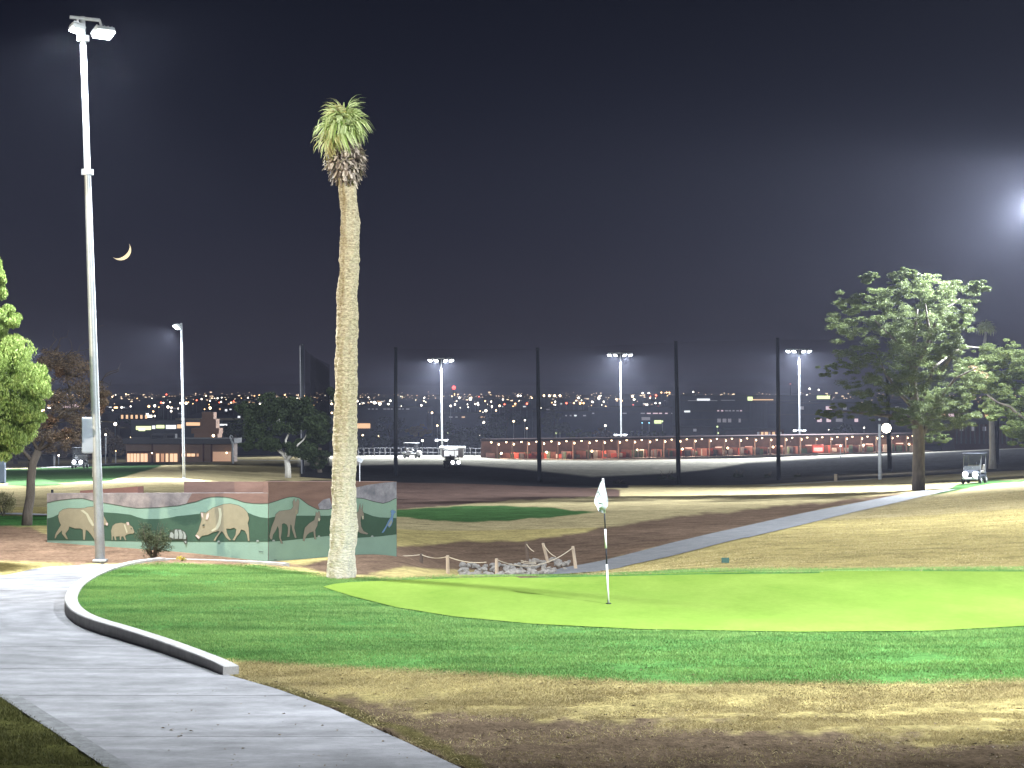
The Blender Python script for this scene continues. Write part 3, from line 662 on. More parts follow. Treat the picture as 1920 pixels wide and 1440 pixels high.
animal('painted_jackrabbit', z2([(1430, 520), (1450, 430), (1490, 375), (1518, 362), (1524, 330), (1531, 290), (1540, 345), (1557, 290), (1552, 350), (1562, 375), (1566, 425), (1552, 432), (1541, 395), (1536, 440), (1541, 490), (1562, 530), (1602, 550), (1592, 558), (1540, 547), (1510, 530), (1470, 548), (1440, 545)]), 1, M['taup'], [('cheek', z2([(1550, 400), (1562, 400), (1560, 425), (1553, 425)]), M['cream'])], 'long eared jackrabbit right of the palm trunk', .5)
animal('painted_bird', z2([(1716, 545), (1750, 490), (1775, 440), (1798, 405), (1800, 372), (1792, 358), (1812, 346), (1828, 356), (1840, 366), (1826, 376), (1816, 400), (1813, 445), (1800, 480), (1782, 500), (1768, 482), (1735, 540)]), 1, M['blue'], [('wing', z2([(1770, 478), (1800, 430), (1806, 455), (1785, 490)]), M['greyp'])], 'blue long tailed roadrunner near the wall end', .3)
for k, (x0, y0, w) in enumerate([(665, 707, 40), (795, 776, 24)]):
    for j in range(4):
        q = [(x0+j*w/4, y0-3), (x0+j*w/4+w/6, y0-5), (x0+j*w/4+w/6, y0+4), (x0+j*w/4, y0+3)]
        paint('signature_mark', z2(q), 0 if x0 < 740 else 1, .016, M['line'])
# little stubs of paint rocks along the hill foot
for x, y in ((410, 1016), (483, 1015), (513, 1014.5), (598, 1006.5), (698, 1006.5)):
    paint('painted_stone', [(x-3, y+.5), (x-1.5, y-2.4), (x+1.2, y-2.6), (x+3, y+.5)], 0 if x < 503 else 1, .018, M['greyp'])

# ------------------------------------------------------------------ light poles
def basis(aim):
    w = Vector(aim).normalized(); u = w.cross(Vector((0, 0, 1)))
    u = u.normalized() if u.length > .05 else Vector((1, 0, 0)); v = w.cross(u)
    return Matrix((u, v, -w)).transposed()
def spot(name, loc, aim, watts, half, blend, parent, colr=COOL, r=.12):
    l = bpy.data.lights.new(name, 'SPOT'); l.energy = watts; l.spot_size = 2*math.radians(half); l.spot_blend = blend
    l.color = colr; l.shadow_soft_size = r*1.8
    o = bpy.data.objects.new(name, l); col.objects.link(o)
    o.rotation_euler = Vector(aim).to_track_quat('-Z', 'Y').to_euler(); o.location = Vector(loc)-root_loc(parent); o.parent = parent
    return o
def lamp_pole(name, base, top, r0, r1, heads, label, group='floodlight poles', cross=None, fixsize=(.5, .42, .15), collars=(), lens='lens', cabinet=None, rad=.12, tint=COOL):
    t = thing(name, label, 'light pole', base, group)
    pts = [base.lerp(top, k/6) for k in range(7)]
    obj('pole', MB().tube(pts, [r0+(r1-r0)*k/6 for k in range(7)], 14), M['galv'], t, smooth=True)
    obj('base_plate', MB().bbox(base+Vector((0, 0, .04)), (r0*2.7, r0*2.7, .06)), M['galv'], t)
    for f in collars:
        c = base.lerp(top, f); obj('collar', MB().tube([c-Vector((0, 0, .06)), c+Vector((0, 0, .06))], (r0+r1)/2+.05, 12), M['galv'], t)
    if cross:
        a, b = cross; obj('crossarm', MB().tube([a, b], max(.03, r1*.7), 8), M['galv'], t)
    for hp, aim, watts, half, bl in heads:
        R = basis(aim); w = Vector(aim).normalized()
        h = obj('lamp_head', MB().bbox(hp, fixsize, R, .03), M['galv'], t)
        m = MB()
        for k in range(5):
            m.box(hp-w*(fixsize[2]*.5+.012)+R @ Vector(((k-2)*fixsize[0]*.2, 0, 0)), (.012, fixsize[1]*.8, .03), R)
        obj('cooling_fin', m, M['galv'], h)
        obj('lens', MB().bbox(hp+w*(fixsize[2]/2+.012), (fixsize[0]*.9, fixsize[1]*.86, .03), R, .01), M[lens], h)
        top_h = hp-w*fixsize[2]*.5; at = (cross[0].lerp(cross[1], .5) if cross else top)
        if cross:
            ab = cross[1]-cross[0]; f = max(0, min(1, (hp-cross[0]).dot(ab)/ab.length_squared)); at = cross[0].lerp(cross[1], f)
        obj('bracket', MB().tube([at, top_h], .025, 6), M['galv'], h)
        if watts: spot('lamp_light', hp+w*(fixsize[2]/2+.07), aim, watts, half, bl, h, tint, r=rad)
    if cabinet is not None:
        c, s = cabinet
        cb = obj('cabinet', MB().bbox(c, s, None, .02), mat('cabinet_paint', (.38, .42, .50), .6, .05, 3), t)
        obj('cabinet_door', MB().bbox(c-Vector((0, s[1]/2+.006, 0)), (s[0]*.88, .012, s[2]*.92), None, .005), mat('cabinet_door_paint', (.40, .44, .52), .55, .05, 3), cb)
        obj('conduit', MB().tube([c+Vector((s[0]*.35, 0, -s[2]/2)), c+Vector((s[0]*.35, 0, -s[2]/2-.5))], .02, 6), M['galv'], cb)
    return t
# the tall pole by the mural
D0 = 46.1
b0 = G(188, 1055); top = P(154.5, 31, b0.y)
ca, cb = P(131, 32, b0.y-.15), P(187, 38, b0.y+.1)
lamp_pole('light_pole', b0, top, .105, .055,
          [(P(145, 52, b0.y-.1), (-.28, -.10, -.95), W_POLE*1.3, 70, .25), (P(193, 60, b0.y-.1), (.34, -.36, -.86), W_POLE*.62, 70, .25)],
          'tall steel floodlight pole with grey cabinet standing by the mural wall', cross=(ca, cb), collars=(.715, .96),
          cabinet=(P(166.5, 816, b0.y+.05), (.26, .22, .76)), fixsize=(.46, .30, .12), rad=.22)
# single head pole far left
b1 = GD(345, 108); t1 = P(340, 606, 108)
lamp_pole('light_pole', b1, t1, .07, .045, [(P(332, 612, 108), (-.55, -.35, -.75), W_FAR*.45, 62, .3)], 'slim pole with one lamp head near the low clubhouse', cross=(P(341, 608, 108), P(330, 609, 108)), fixsize=(.42, .3, .11), lens='lens_far')
b2 = GD(6, 185); t2 = P(14, 646, 185)
lamp_pole('light_pole', b2, t2, .13, .08, [(P(17, 651, 185), (-.2, -.5, -.85), 0, 60, .3), (P(33, 651, 185), (.2, -.5, -.85), W_FAR*.8, 64, .3)], 'far pole whose twin lamps shine through the bright green tree', cross=(P(8, 647, 185), P(36, 647, 185)), fixsize=(.7, .5, .16), lens='lens_far')
# range poles
for i, (px, yt, D, lab) in enumerate([(827, 675, 292, 'behind the lit kiosk'), (1163, 665, 312, 'between the third and fourth dark net posts'), (1498, 658, 300, 'beside the big pine')]):
    b = GD(px+2, D); t = P(px, yt-4, D)
    hs = []
    for k, dx in enumerate((-20, -9, 8, 19)):
        hp = P(px+dx, yt, D-.3)
        hs.append((hp, ((-.25 if dx < 0 else .25), -.45, -.86), W_RANGE*(1.0 if k in (1, 2) else 0), 66, .35))
    tp = lamp_pole('light_pole', b, t, .14, .085, hs, 'driving range floodlight mast with four lamps '+lab, cross=(P(px-23, yt-3, D), P(px+23, yt-3, D)), fixsize=(.52, .52, .22), lens='lens_far')
    yl = (826, 816, 808)[i]
    obj('lower_arm', MB().tube([P(px-11, yl-1, D), P(px+13, yl-1, D)], .06, 6), M['galv'], tp)
    for dx in (-8, 9): obj('lower_lamp', MB().ball(P(px+dx, yl, D-.2), .26, 8, (1, 1, .5)), M['win_c'], tp)
# poles whose light falls into the picture from outside it
b = GD(1968, 119); t = P(1950, 366, 119)
lamp_pole('light_pole', Vector(b), t, .14, .08, [(P(1938, 384, 118.8), (-.80, -.45, -.42), W_RIGHT*1.55, 86, .2), (P(1962, 384, 118.8), (-.55, .35, -.6), W_RIGHT*.45, 80, .3)], 'floodlight pole past the pale leafy tree, outside the picture', cross=(P(1930, 368, 119), P(1970, 368, 119)))
gx, gy = 8.3, 26.
b = Vector((gx, gy, float(zt(gx, gy)))); t = Vector((gx, gy, 11.6))
lamp_pole('light_pole', b, t, .105, .055, [(Vector((gx-.35, gy, 11.2)), (-.40, .60, -.75), W_GREEN, 68, .6), (Vector((gx+.35, gy, 11.2)), (.28, .85, -.36), W_GREEN*.9, 42, .5)], 'floodlight pole beside the green, outside the picture', cross=(Vector((gx-.6, gy, 11.55)), Vector((gx+.6, gy, 11.55))))
gx, gy = -42, 104.  # unseen pole, added to brighten the left fairway
b = Vector((gx, gy, float(zt(gx, gy)))); t = Vector((gx, gy, 10.6))
lamp_pole('light_pole', b, t, .105, .055, [(Vector((gx+.3, gy, 10.2)), (.72, .35, -.6), W_FAR*1.6, 80, .3)], 'added floodlight pole beside the far fairway, outside the picture', cross=(Vector((gx-.6, gy, 10.55)), Vector((gx+.6, gy, 10.55))))

gx, gy = 21., 64.  # unseen pole, added to brighten the hill behind the green
b = Vector((gx, gy, float(zt(gx, gy)))); t = Vector((gx, gy, 11.4))
lamp_pole('light_pole', b, t, .105, .055, [(Vector((gx-.3, gy, 11.)), (-.84, .05, -.47), 34000, 78, .35)], 'added floodlight pole on the hill side of the green, outside the picture', cross=(Vector((gx-.6, gy, 11.35)), Vector((gx+.6, gy, 11.35))))
gx, gy = -30, 20  # unseen pole, added with a narrow beam to light palm and mural
b = Vector((gx, gy, 0.)); t = Vector((gx, gy, 11.6))
lamp_pole('light_pole', b, t, .105, .055, [(Vector((gx+.2, gy+.2, 11.2)), (.695, .672, -.10), 43000, 19.5, .35)], 'added floodlight pole aimed at the mural from outside the picture', cross=(Vector((gx-.6, gy, 11.55)), Vector((gx+.6, gy, 11.55))), tint=(1, .87, .66))
# ------------------------------------------------------------------ foliage generators
def leaves(name, clumps, n, size, m, parent, aspect=2.2, droop=0., shell=.55, tri=True):
    """clumps: list of (centre, (rx,ry,rz), weight)"""
    w = np.array([c[2] for c in clumps], float); w /= w.sum()
    idx = rng.choice(len(clumps), n, p=w)
    C = np.array([tuple(c[0]) for c in clumps])[idx]; R = np.array([c[1] for c in clumps])[idx]
    d = rng.normal(size=(n, 3)); d /= np.linalg.norm(d, axis=1, keepdims=True)
    r = (shell+(1-shell)*rng.uniform(0, 1, n))[:, None]*np.where(rng.uniform(0, 1, n) < .25, rng.uniform(.2, 1, n), 1)[:, None]
    p = C+d*R*r
    a = rng.normal(size=(n, 3)); a[:, 2] = a[:, 2]*.6-droop*2.5; a /= np.linalg.norm(a, axis=1, keepdims=True)
    b = np.cross(a, rng.normal(size=(n, 3))); b /= np.linalg.norm(b, axis=1, keepdims=True)
    s = size*rng.uniform(.6, 1.4, n)[:, None]
    V = np.zeros((n, 4, 3)); V[:, 0] = p-a*s*.5; V[:, 1] = p+b*s/aspect*.5; V[:, 2] = p+a*s*.5; V[:, 3] = p-b*s/aspect*.5
    return npobj(name, V.reshape(-1, 3), np.arange(4*n).reshape(-1, 4), m, parent)
def tufts(spec, D, sub=30, rr=.26, flatz=.62, gap=.0):
    """two-level clumps: sprays set round the outside of each bough mass"""
    out = []
    for s in spec:
        px, py, rx, ry = s[:4]; dd = s[4] if len(s) > 4 else 0
        c = P(px, py, D+dd); ax, az = rx/F*D, ry/F*D; ay = (ax+az)/2
        for k in range(sub):
            d = Vector((rnd.gauss(0, 1), rnd.gauss(0, 1), rnd.gauss(0, 1))).normalized()*rnd.uniform(.35, 1.08)
            q = rr*rnd.uniform(.45, 1.35); g = min(ax, az)
            out.append((c+Vector((d.x*ax, d.y*ay, d.z*az)), (g*q*1.35, g*q*1.35, g*q*flatz), q*q))
    return out
def blobs(spec, D, sub=9, depth=1.0, spread=.75, rr=.42):
    """spec: list of (px, py, rx_px, ry_px[, dD]); gives clumps of foliage inside each"""
    out = []
    for s in spec:
        px, py, rx, ry = s[:4]; dd = s[4] if len(s) > 4 else 0
        c = P(px, py, D+dd); ax, az = rx/F*D, ry/F*D; ay = (ax+az)/2*depth
        for k in range(sub):
            d = Vector((rnd.gauss(0, 1), rnd.gauss(0, 1), rnd.gauss(0, 1))).normalized()*rnd.uniform(.45, 1)*spread
            q = rr*rnd.uniform(.6, 1.25); g = min(ax, az)
            out.append((c+Vector((d.x*ax, d.y*ay, d.z*az)), (g*q*1.2, g*q*1.2, g*q*.8), q*q))
    return out
def limb(mb, a, b, r0, r1, wob=.08, n=5, seg=7):
    L = (b-a).length; pts = []
    for k in range(n+1):
        f = k/n; p = a.lerp(b, f)
        if 0 < k < n: p += Vector((rnd.gauss(0, 1), rnd.gauss(0, 1), rnd.gauss(0, .5)))*L*wob*.5
        pts.append(p)
    mb.tube(pts, [r0+(r1-r0)*k/n for k in range(n+1)], seg); return pts
def twigs(mb, start, ends, r0, r1, wob=.1):
    for e_ in ends: limb(mb, start, e_, r0, r1, wob)

# ------------------------------------------------------------------ the palm
pb = G(638, 1083); PD = pb.y
palm = thing('palm_tree', 'tall pale palm with a small windblown crown above the mural wall', 'palm tree', pb)
prof = [(1095, 638.5, 53), (1083, 638.5, 52), (1050, 641, 52), (1000, 644, 49), (950, 645, 46), (900, 645, 45.5), (850, 646.5, 44), (800, 647.5, 43), (750, 648.5, 42), (700, 649, 41), (650, 650, 40), (600, 651, 39), (550, 652, 37.5), (500, 654.5, 36.5), (450, 656.5, 35), (400, 656, 33), (360, 652.5, 32), (335, 650, 33), (300, 648, 33), (260, 648, 28)]
V = []; rows = 330; seg = 40
ys = np.linspace(1095, 260, rows); cxs = np.interp(ys, [p[0] for p in prof][::-1], [p[1] for p in prof][::-1]); ws = np.interp(ys, [p[0] for p in prof][::-1], [p[2] for p in prof][::-1])
for j in range(rows):
    c = P(cxs[j], ys[j], PD); r = ws[j]/2/F*PD
    ring = .010*math.sin(ys[j]*.62+2*math.sin(ys[j]*.045))*(1-.6*(j < 70))+.012*mnoise.noise((ys[j]*.05, 0, 0))
    for k in range(seg):
        a = 2*math.pi*k/seg
        q = .042*mnoise.noise((math.cos(a)*2.1, math.sin(a)*2.1, c.z*2.3))+.022*mnoise.noise((math.cos(a)*7, math.sin(a)*7, c.z*7))+.012*mnoise.noise((math.cos(a)*12, math.sin(a)*12, c.z*5))
        rr = r*(1+ring*2.2)+q*.9
        V.append((c.x+rr*math.cos(a), c.y+rr*math.sin(a), c.z))
i = (np.arange(rows-1)[:, None]*seg+np.arange(seg)[None]); i2 = np.arange(rows-1)[:, None]*seg+((np.arange(seg)+1) % seg)[None]
npobj('trunk', np.array(V), np.stack([i, i2, i2+seg, i+seg], -1).reshape(-1, 4), M['trunk'], palm, smooth=True)
def frond_mesh(seed, droop, blades_n=15, L=.62, spread=150):
    r = random.Random(seed); V = []; Fs = []
    # stalk along +X, then a fan of blades curving down
    n = len(V)
    sl = .22
    for x, h, w in ((0, 0, .012), (sl*.5, .02, .010), (sl, .025, .008)):
        V += [(x, -w, h), (x, w, h), (x, 0, h+w)]
    for k in (0, 1):
        for q in range(3): Fs.append((k*3+q, k*3+(q+1) % 3, k*3+3+(q+1) % 3, k*3+3+q))
    for b in range(blades_n):
        a = math.radians((b/(blades_n-1)-.5)*spread+r.uniform(-4, 4)); l = L*(1-.25*abs(b/(blades_n-1)-.5)*2)*r.uniform(.8, 1.1)
        w = .026; px_, py_, pz_ = sl, 0, .025; n = len(V); st = 5
        ang = .25; dd = droop*r.uniform(.6, 1.5)
        for s in range(st+1):
            f = s/st; ww = w*(1-f)**.6+.0015
            ux, uy = math.cos(a), math.sin(a)
            V += [(px_-uy*ww, py_+ux*ww, pz_), (px_+uy*ww, py_-ux*ww, pz_+ww*.4)]
            step = l/st; ca = math.cos(ang); px_ += ux*ca*step; py_ += uy*ca*step; pz_ += math.sin(ang)*step; ang -= dd*(.5+f)
            ang = max(ang, -1.45)
        for s in range(st): Fs.append((n+2*s, n+2*s+2, n+2*s+3, n+2*s+1))
    return V, Fs
fm = []
for i, (dr, m) in enumerate([(.75, 'l_palm'), (.95, 'l_palm'), (.60, 'l_palm'), (1.1, 'l_palm'), (.7, 'l_palmy'), (.95, 'l_palmy')]):
    V, Fs = frond_mesh(i+3, dr); me = bpy.data.meshes.new('frond'); me.from_pydata(V, [], Fs); me.materials.append(M[m]); fm.append(me)
hc = P(648, 250, PD)-pb
def add_frond(me, az, el, sc_, off=(0, 0, 0), roll=0):
    o = bpy.data.objects.new('frond', me); col.objects.link(o); o.parent = palm
    o.matrix_local = Matrix.Translation(hc+Vector(off)) @ Matrix.Rotation(az, 4, 'Z') @ Matrix.Rotation(-el, 4, 'Y') @ Matrix.Rotation(roll, 4, 'X') @ Matrix.Scale(sc_, 4)
    return o
for k in range(30):
    az = k*2.39996+rnd.uniform(-.3, .3); f = k/30; el = 1.15-f*1.5
    wind = -.0*math.cos(az)
    me = fm[4 if f > .78 else (k % 4 if f > .15 else 2)]
    if math.cos(az) > .3 and f > .72: continue
    add_frond(me, az, el+rnd.uniform(-.3, .25), (.84 if math.cos(az) > 0 else 1.0)*rnd.uniform(.85, 1.12), (-.03, 0, .10-.22*f), rnd.uniform(-.6, .6))
for k in range(14):   # yellowing fronds hanging on the lee side
    add_frond(fm[5 if k % 2 else 3], math.pi+rnd.uniform(-1.3, 1.3), rnd.uniform(-.9, -.1), .72, (-.05, -.03, -.05-.02*k), rnd.uniform(-.6, .6))
for az, el in ((2.5, 1.1), (2.9, .95), (.35, 1.15), (.1, 1.3), (3.6, 1.2)): add_frond(fm[4 if az > 1 else 2], az, el, .86, (0, 0, .15))
# dry skirt of cut leaf bases
V = []; Fs = []
for k in range(900):
    f = rnd.random(); a = rnd.uniform(0, 2*math.pi); y = 332-f*70; z = P(0, y, PD).z-0
    R = (.16+.25*math.sin(math.pi*min(1, f*.85+.12))**.7); cx_ = P(648, 0, PD).x
    base = Vector((cx_+math.cos(a)*(R-.14), PD+math.sin(a)*(R-.14), z)); out = Vector((math.cos(a+rnd.uniform(-.6, .6)), math.sin(a+rnd.uniform(-.6, .6)), rnd.uniform(-1.0, .8)-(1.0 if f < .2 else 0))).normalized()
    l = rnd.uniform(.08, .19); w = rnd.uniform(.012, .034); side = Vector((-math.sin(a), math.cos(a), rnd.uniform(-.6, .6))).normalized()
    mid = base+out*l*.6; tip = base+out*l+Vector((0, 0, -rnd.uniform(0, .09)))+side*rnd.uniform(-.04, .04)
    n = len(V); V += [base-side*w, base+side*w, mid-side*w, mid+side*w, tip-side*w*.8, tip+side*w*.8]
    Fs += [(n, n+1, n+3, n+2), (n+2, n+3, n+5, n+4)]
sk = obj('dead_frond_skirt', MB().add(V, Fs), M['l_dead'], palm); sk['kind'] = 'stuff'

# ------------------------------------------------------------------ trees
# bright weeping tree at the edge
t0 = Vector((P(-90, 0, 45).x, 45., 0)); bt = thing('weeping_tree', 'brightly lit weeping green tree at the edge beside the path', 'tree', t0)
mb = MB(); crotch = P(-95, 820, 45); limb(mb, t0, crotch, .2, .15)
for q in ((-140, 700), (-60, 640), (-100, 580), (-30, 720), (-10, 640)): limb(mb, crotch, P(q[0], q[1], 45+rnd.uniform(-.6, .6)), .09, .02)
obj('trunk', mb, M['bark'], bt, smooth=True)
cl = blobs([(-60, 600, 70, 90), (-30, 640, 60, 80), (0, 700, 80, 70, -.2), (55, 722, 50, 50), (20, 785, 56, 60, .3), (50, 770, 34, 50), (-40, 790, 90, 80), (-22, 560, 34, 70), (-70, 720, 90, 100), (4, 600, 34, 44), (12, 655, 42, 40), (0, 830, 50, 40), (-12, 525, 20, 44), (-4, 500, 9, 26)], 45, sub=16, rr=.42)
leaves('crown', cl, 160000, .07, M['l_bright'], bt, aspect=3.0, droop=.85)
# brown sparse leaning tree behind the light pole
tb = G(52, 985); TD = tb.y
bt = thing('bare_tree', 'sparse brown leaved tree with a crooked trunk behind the light pole', 'tree', tb)
mb = MB(); pts = [P(50, 990, TD), P(52, 960, TD), P(57, 930, TD), P(58, 900, TD), P(61, 870, TD), P(72, 845, TD)]
mb.tube(pts, [.15, .13, .12, .115, .11, .10], 10)
f1 = pts[-1]
br = []
for path_ in ([(72, 845), (92, 800), (105, 752), (130, 730), (124, 700), (126, 680)], [(72, 845), (55, 815), (40, 780), (60, 740), (70, 700)], [(92, 800), (120, 770), (150, 765), (160, 735)], [(130, 730), (133, 750), (136, 775)], [(105, 752), (90, 735), (84, 700), (92, 670)], [(72, 845), (110, 822), (150, 812), (185, 790)], [(60, 865), (30, 830), (10, 815)], [(126, 700), (140, 705), (148, 690)], [(150, 765), (175, 740), (190, 715)], [(124, 700), (115, 680), (100, 660)]):
    d = 0; q = []
    for k, (x, y) in enumerate(path_): q.append(P(x, y, TD+rnd.uniform(-.12, .12)*k))
    mb.tube(q, [.055-(.043)*k/(len(q)-1) for k in range(len(q))], 6); br.append(q)
for q in br:
    for p in q[1:]:
        for _ in range(7): limb(mb, p, p+Vector((rnd.gauss(0, .35), rnd.gauss(0, .4), rnd.gauss(.12, .3))), .014, .004, .25, 4, 4)
obj('trunk', mb, M['bark'], bt, smooth=True)
cl = blobs([(95, 672, 40, 32), (135, 690, 50, 42), (165, 730, 40, 50), (190, 750, 18, 40), (70, 720, 35, 45), (120, 760, 60, 40), (60, 800, 50, 50), (110, 830, 60, 30), (160, 790, 40, 40)], TD, sub=12, rr=.40)
leaves('crown', cl, 17000, .055, M['l_brown'], bt)
leaves('rust_leaves', blobs([(112, 697, 14, 12), (190, 765, 16, 30), (120, 815, 40, 16), (95, 790, 30, 16)], TD, sub=8, rr=.5), 1500, .06, M['l_rust'], bt)
# big pine
tb = G(1722, 919); TD = tb.y
bt = thing('pine_tree', 'big dark spreading pine standing at the end of the cart path', 'tree', tb)
mb = MB(); mb.tube([tb, P(1722, 880, TD), P(1723, 840, TD), P(1721, 800, TD), P(1716, 760, TD), P(1710, 700, TD), P(1714, 640, TD), P(1720, 580, TD)], [.36, .33, .31, .30, .24, .18, .12, .05], 12)
for path_ in ([(1724, 830), (1740, 790), (1755, 760), (1790, 710), (1830, 690)], [(1718, 770), (1690, 740), (1660, 700), (1640, 650)], [(1716, 790), (1670, 780), (1620, 775), (1560, 770)], [(1712, 700), (1740, 640), (1760, 590), (1800, 560)], [(1712, 690), (1680, 640), (1640, 600)], [(1745, 650), (1740, 610), (1735, 570)], [(1755, 760), (1780, 745), (1800, 760)], [(1765, 695), (1785, 665), (1810, 650), (1835, 652)], [(1718, 780), (1750, 690), (1775, 670)]):
    q = [P(x, y, TD+rnd.uniform(-.5, .5)*k) for k, (x, y) in enumerate(path_)]
    mb.tube(q, [.14-.11*k/(len(q)-1) for k in range(len(q))], 7)
obj('trunk', mb, M['bark'], bt, smooth=True)
spec = [(1690, 535, 48, 30), (1745, 545, 40, 30), (1800, 550, 48, 34), (1835, 538, 20, 14), (1640, 560, 42, 30), (1590, 575, 34, 30), (1600, 620, 46, 34), (1660, 610, 54, 38), (1740, 600, 54, 38), (1790, 600, 40, 30), (1610, 665, 46, 32), (1570, 692, 36, 16), (1670, 670, 54, 40), (1735, 665, 50, 38), (1780, 660, 34, 28), (1630, 720, 60, 34), (1690, 725, 54, 36), (1590, 765, 50, 18), (1550, 778, 26, 10), (1632, 768, 54, 24), (1702, 782, 30, 22), (1745, 740, 44, 34), (1790, 735, 40, 34), (1770, 790, 50, 34), (1805, 775, 34, 28), (1748, 820, 40, 14), (1820, 700, 36, 30), (1630, 520, 16, 14), (1700, 512, 22, 12)]
spec = [s+(rnd.uniform(-2.0, 2.0),) for s in spec]
spec += [(1715, 640, 50, 44, -1.5), (1712, 700, 54, 44, -1.5), (1740, 760, 50, 34, -1.2), (1690, 600, 44, 34, -1), (1765, 640, 34, 34, -1)]
cl = tufts(spec, TD, 34, .28)
leaves('crown', cl, 290000, .092, M['l_pine'], bt, aspect=3.8, shell=.3)
# pale leafy tree on the right
tb = GD(1955, 128)
bt = thing('leafy_tree', 'pale green brightly lit tree spreading in front of the thin palm', 'tree', tb)
mb = MB(); f1 = P(1950, 800, 128); limb(mb, tb, f1, .3, .25)
for q in ((1900, 760), (1850, 740), (1880, 690), (1930, 680), (1985, 700)): limb(mb, f1, P(*q, 128+rnd.uniform(-1, 1)), .15, .04)
obj('trunk', mb, M['bark'], bt, smooth=True)
spec = [(1850, 670, 40, 24), (1890, 660, 44, 26), (1930, 690, 46, 30), (1960, 680, 50, 30), (1835, 720, 36, 32), (1880, 715, 44, 34), (1920, 745, 40, 36), (1960, 750, 44, 44), (1905, 790, 26, 28), (1925, 820, 30, 20), (1862, 775, 16, 16), (1815, 690, 24, 16), (1868, 752, 30, 18)]
leaves('crown', tufts([s+(rnd.uniform(-1.5, 1.5),) for s in spec], 128, 34, .30), 120000, .13, M['l_light'], bt, aspect=2.4)
leaves('rust_leaves', blobs([(1828, 692, 16, 10, -2), (1840, 702, 14, 10, -2)], 126, sub=8, rr=.5), 1200, .15, M['l_rust'], bt)
# thin palm behind
tb = G(1861, 879); TD = tb.y
bt = thing('palm_tree', 'thin distant palm whose small round crown tops the pale leafy tree', 'palm tree', tb)
pts = [tb, P(1861, 850, TD), P(1860, 800, TD), P(1857, 740, TD), P(1852, 680, TD), P(1846, 645, TD), P(1849, 622, TD)]
obj('trunk', MB().tube(pts, [.36, .27, .24, .18, .14, .13, .12], 12), M['barkp'], bt, smooth=True)
hc2 = P(1848, 620, TD)-tb
for k in range(30):
    az = k*2.4; o = bpy.data.objects.new('frond', fm[(2, 0)[k % 2]]); col.objects.link(o); o.parent = bt
    o.matrix_local = Matrix.Translation(hc2) @ Matrix.Rotation(az, 4, 'Z') @ Matrix.Rotation(-(1.4-k/30*1.5), 4, 'Y') @ Matrix.Scale(1.15*TD/150, 4)
# dark tree centre left
tb = G(540, 896); TD = tb.y
bt = thing('dark_tree', 'dark rounded tree with a forked pale trunk left of the palm', 'tree', tb)
mb = MB(); mb.tube([tb, P(540, 880, TD), P(538, 862, TD)], [.22, .2, .18], 9)
for q in ((525, 840), (556, 838), (500, 815), (575, 815), (540, 800)): limb(mb, P(538, 862, TD), P(*q, TD), .12, .03)
obj('trunk', mb, M['barkp'], bt, smooth=True)
leaves('crown', blobs([(510, 755, 40, 28), (560, 765, 40, 28), (470, 775, 34, 24), (535, 790, 50, 34), (480, 810, 36, 26), (590, 800, 30, 34), (515, 835, 44, 20), (570, 840, 36, 24), (455, 765, 20, 12), (465, 835, 20, 12)], TD, sub=18, rr=.42), 60000, .14, M['l_dark'], bt)
tb = GD(600, 168); bt = thing('dark_tree', 'black tall bushy tree standing directly behind the palm trunk', 'tree', tb)
mb = MB(); limb(mb, tb, P(600, 840, 168), .2, .15); obj('trunk', mb, M['bark'], bt)
leaves('crown', blobs([(600, 800, 26, 40), (600, 860, 30, 24), (625, 740, 14, 22), (596, 830, 30, 30)], 168, sub=10), 14000, .2, M['l_dark'], bt)
# bushes
def bush(name, px, py, rx, ry, m, label, n=3000, size=.03, stems=12, D=None, group=None, aspect=2.2):
    b = G(px, py) if D is None else GD(px, D); D = b.y
    t = thing(name, label, 'bush', b, group); mb = MB()
    for k in range(stems):
        e_ = Vector((b.x+rnd.uniform(-rx, rx)*.8/F*D, D+rnd.uniform(-.2, .2)*rx/40, b.z+rnd.uniform(.5, 1)*ry/F*D*2)); limb(mb, b, e_, .008*D/46, .003*D/46, .1, 4, 4)
    obj('stems', mb, M['bark'], t)
    leaves('foliage', blobs([(px, py-ry, rx, ry), (px-rx*.3, py-ry*1.2, rx*.6, ry*.7), (px+rx*.3, py-ry*.8, rx*.6, ry*.7)], D, sub=12, rr=.45), n, size, m, t, aspect)
    return t
bush('desert_bush', 287, 1050, 40, 37, M['l_bush'], 'twiggy grey green bush in front of the mural tortoise', 5200, .034, 34)
bush('flower_clump', 340, 1052, 14, 5, M['l_yellow'], 'low clump of yellow flowers beside the twiggy bush', 260, .03, 5)
bush('desert_bush', 6, 968, 30, 26, leafmat('straw_bush', (.16, .15, .07), (.34, .31, .17), .3), 'straw coloured bush at the foot of the weeping tree', 2600, .05, 16)
for px, D, rx, ry, lab in ((1250, 195, 26, 12, 'low dark bush at the foot of the fourth net post'), (1385, 205, 16, 12, 'round dark bush left of the fifth net post'), (1440, 200, 12, 9, 'small dark bush touching the fifth net post'), (1160, 178, 22, 7, 'wide low dark bush above the white flag'), (1495, 200, 10, 5, 'smallest dark bush just past the fifth net post')):
    b = GD(px, D); _, py = pxpy(b.x, b.y, b.z); bush('range_bush', px, py+ry*.7, rx*.8, ry*.75, M['l_dark'], lab, 1500, .13, 8, D=D)

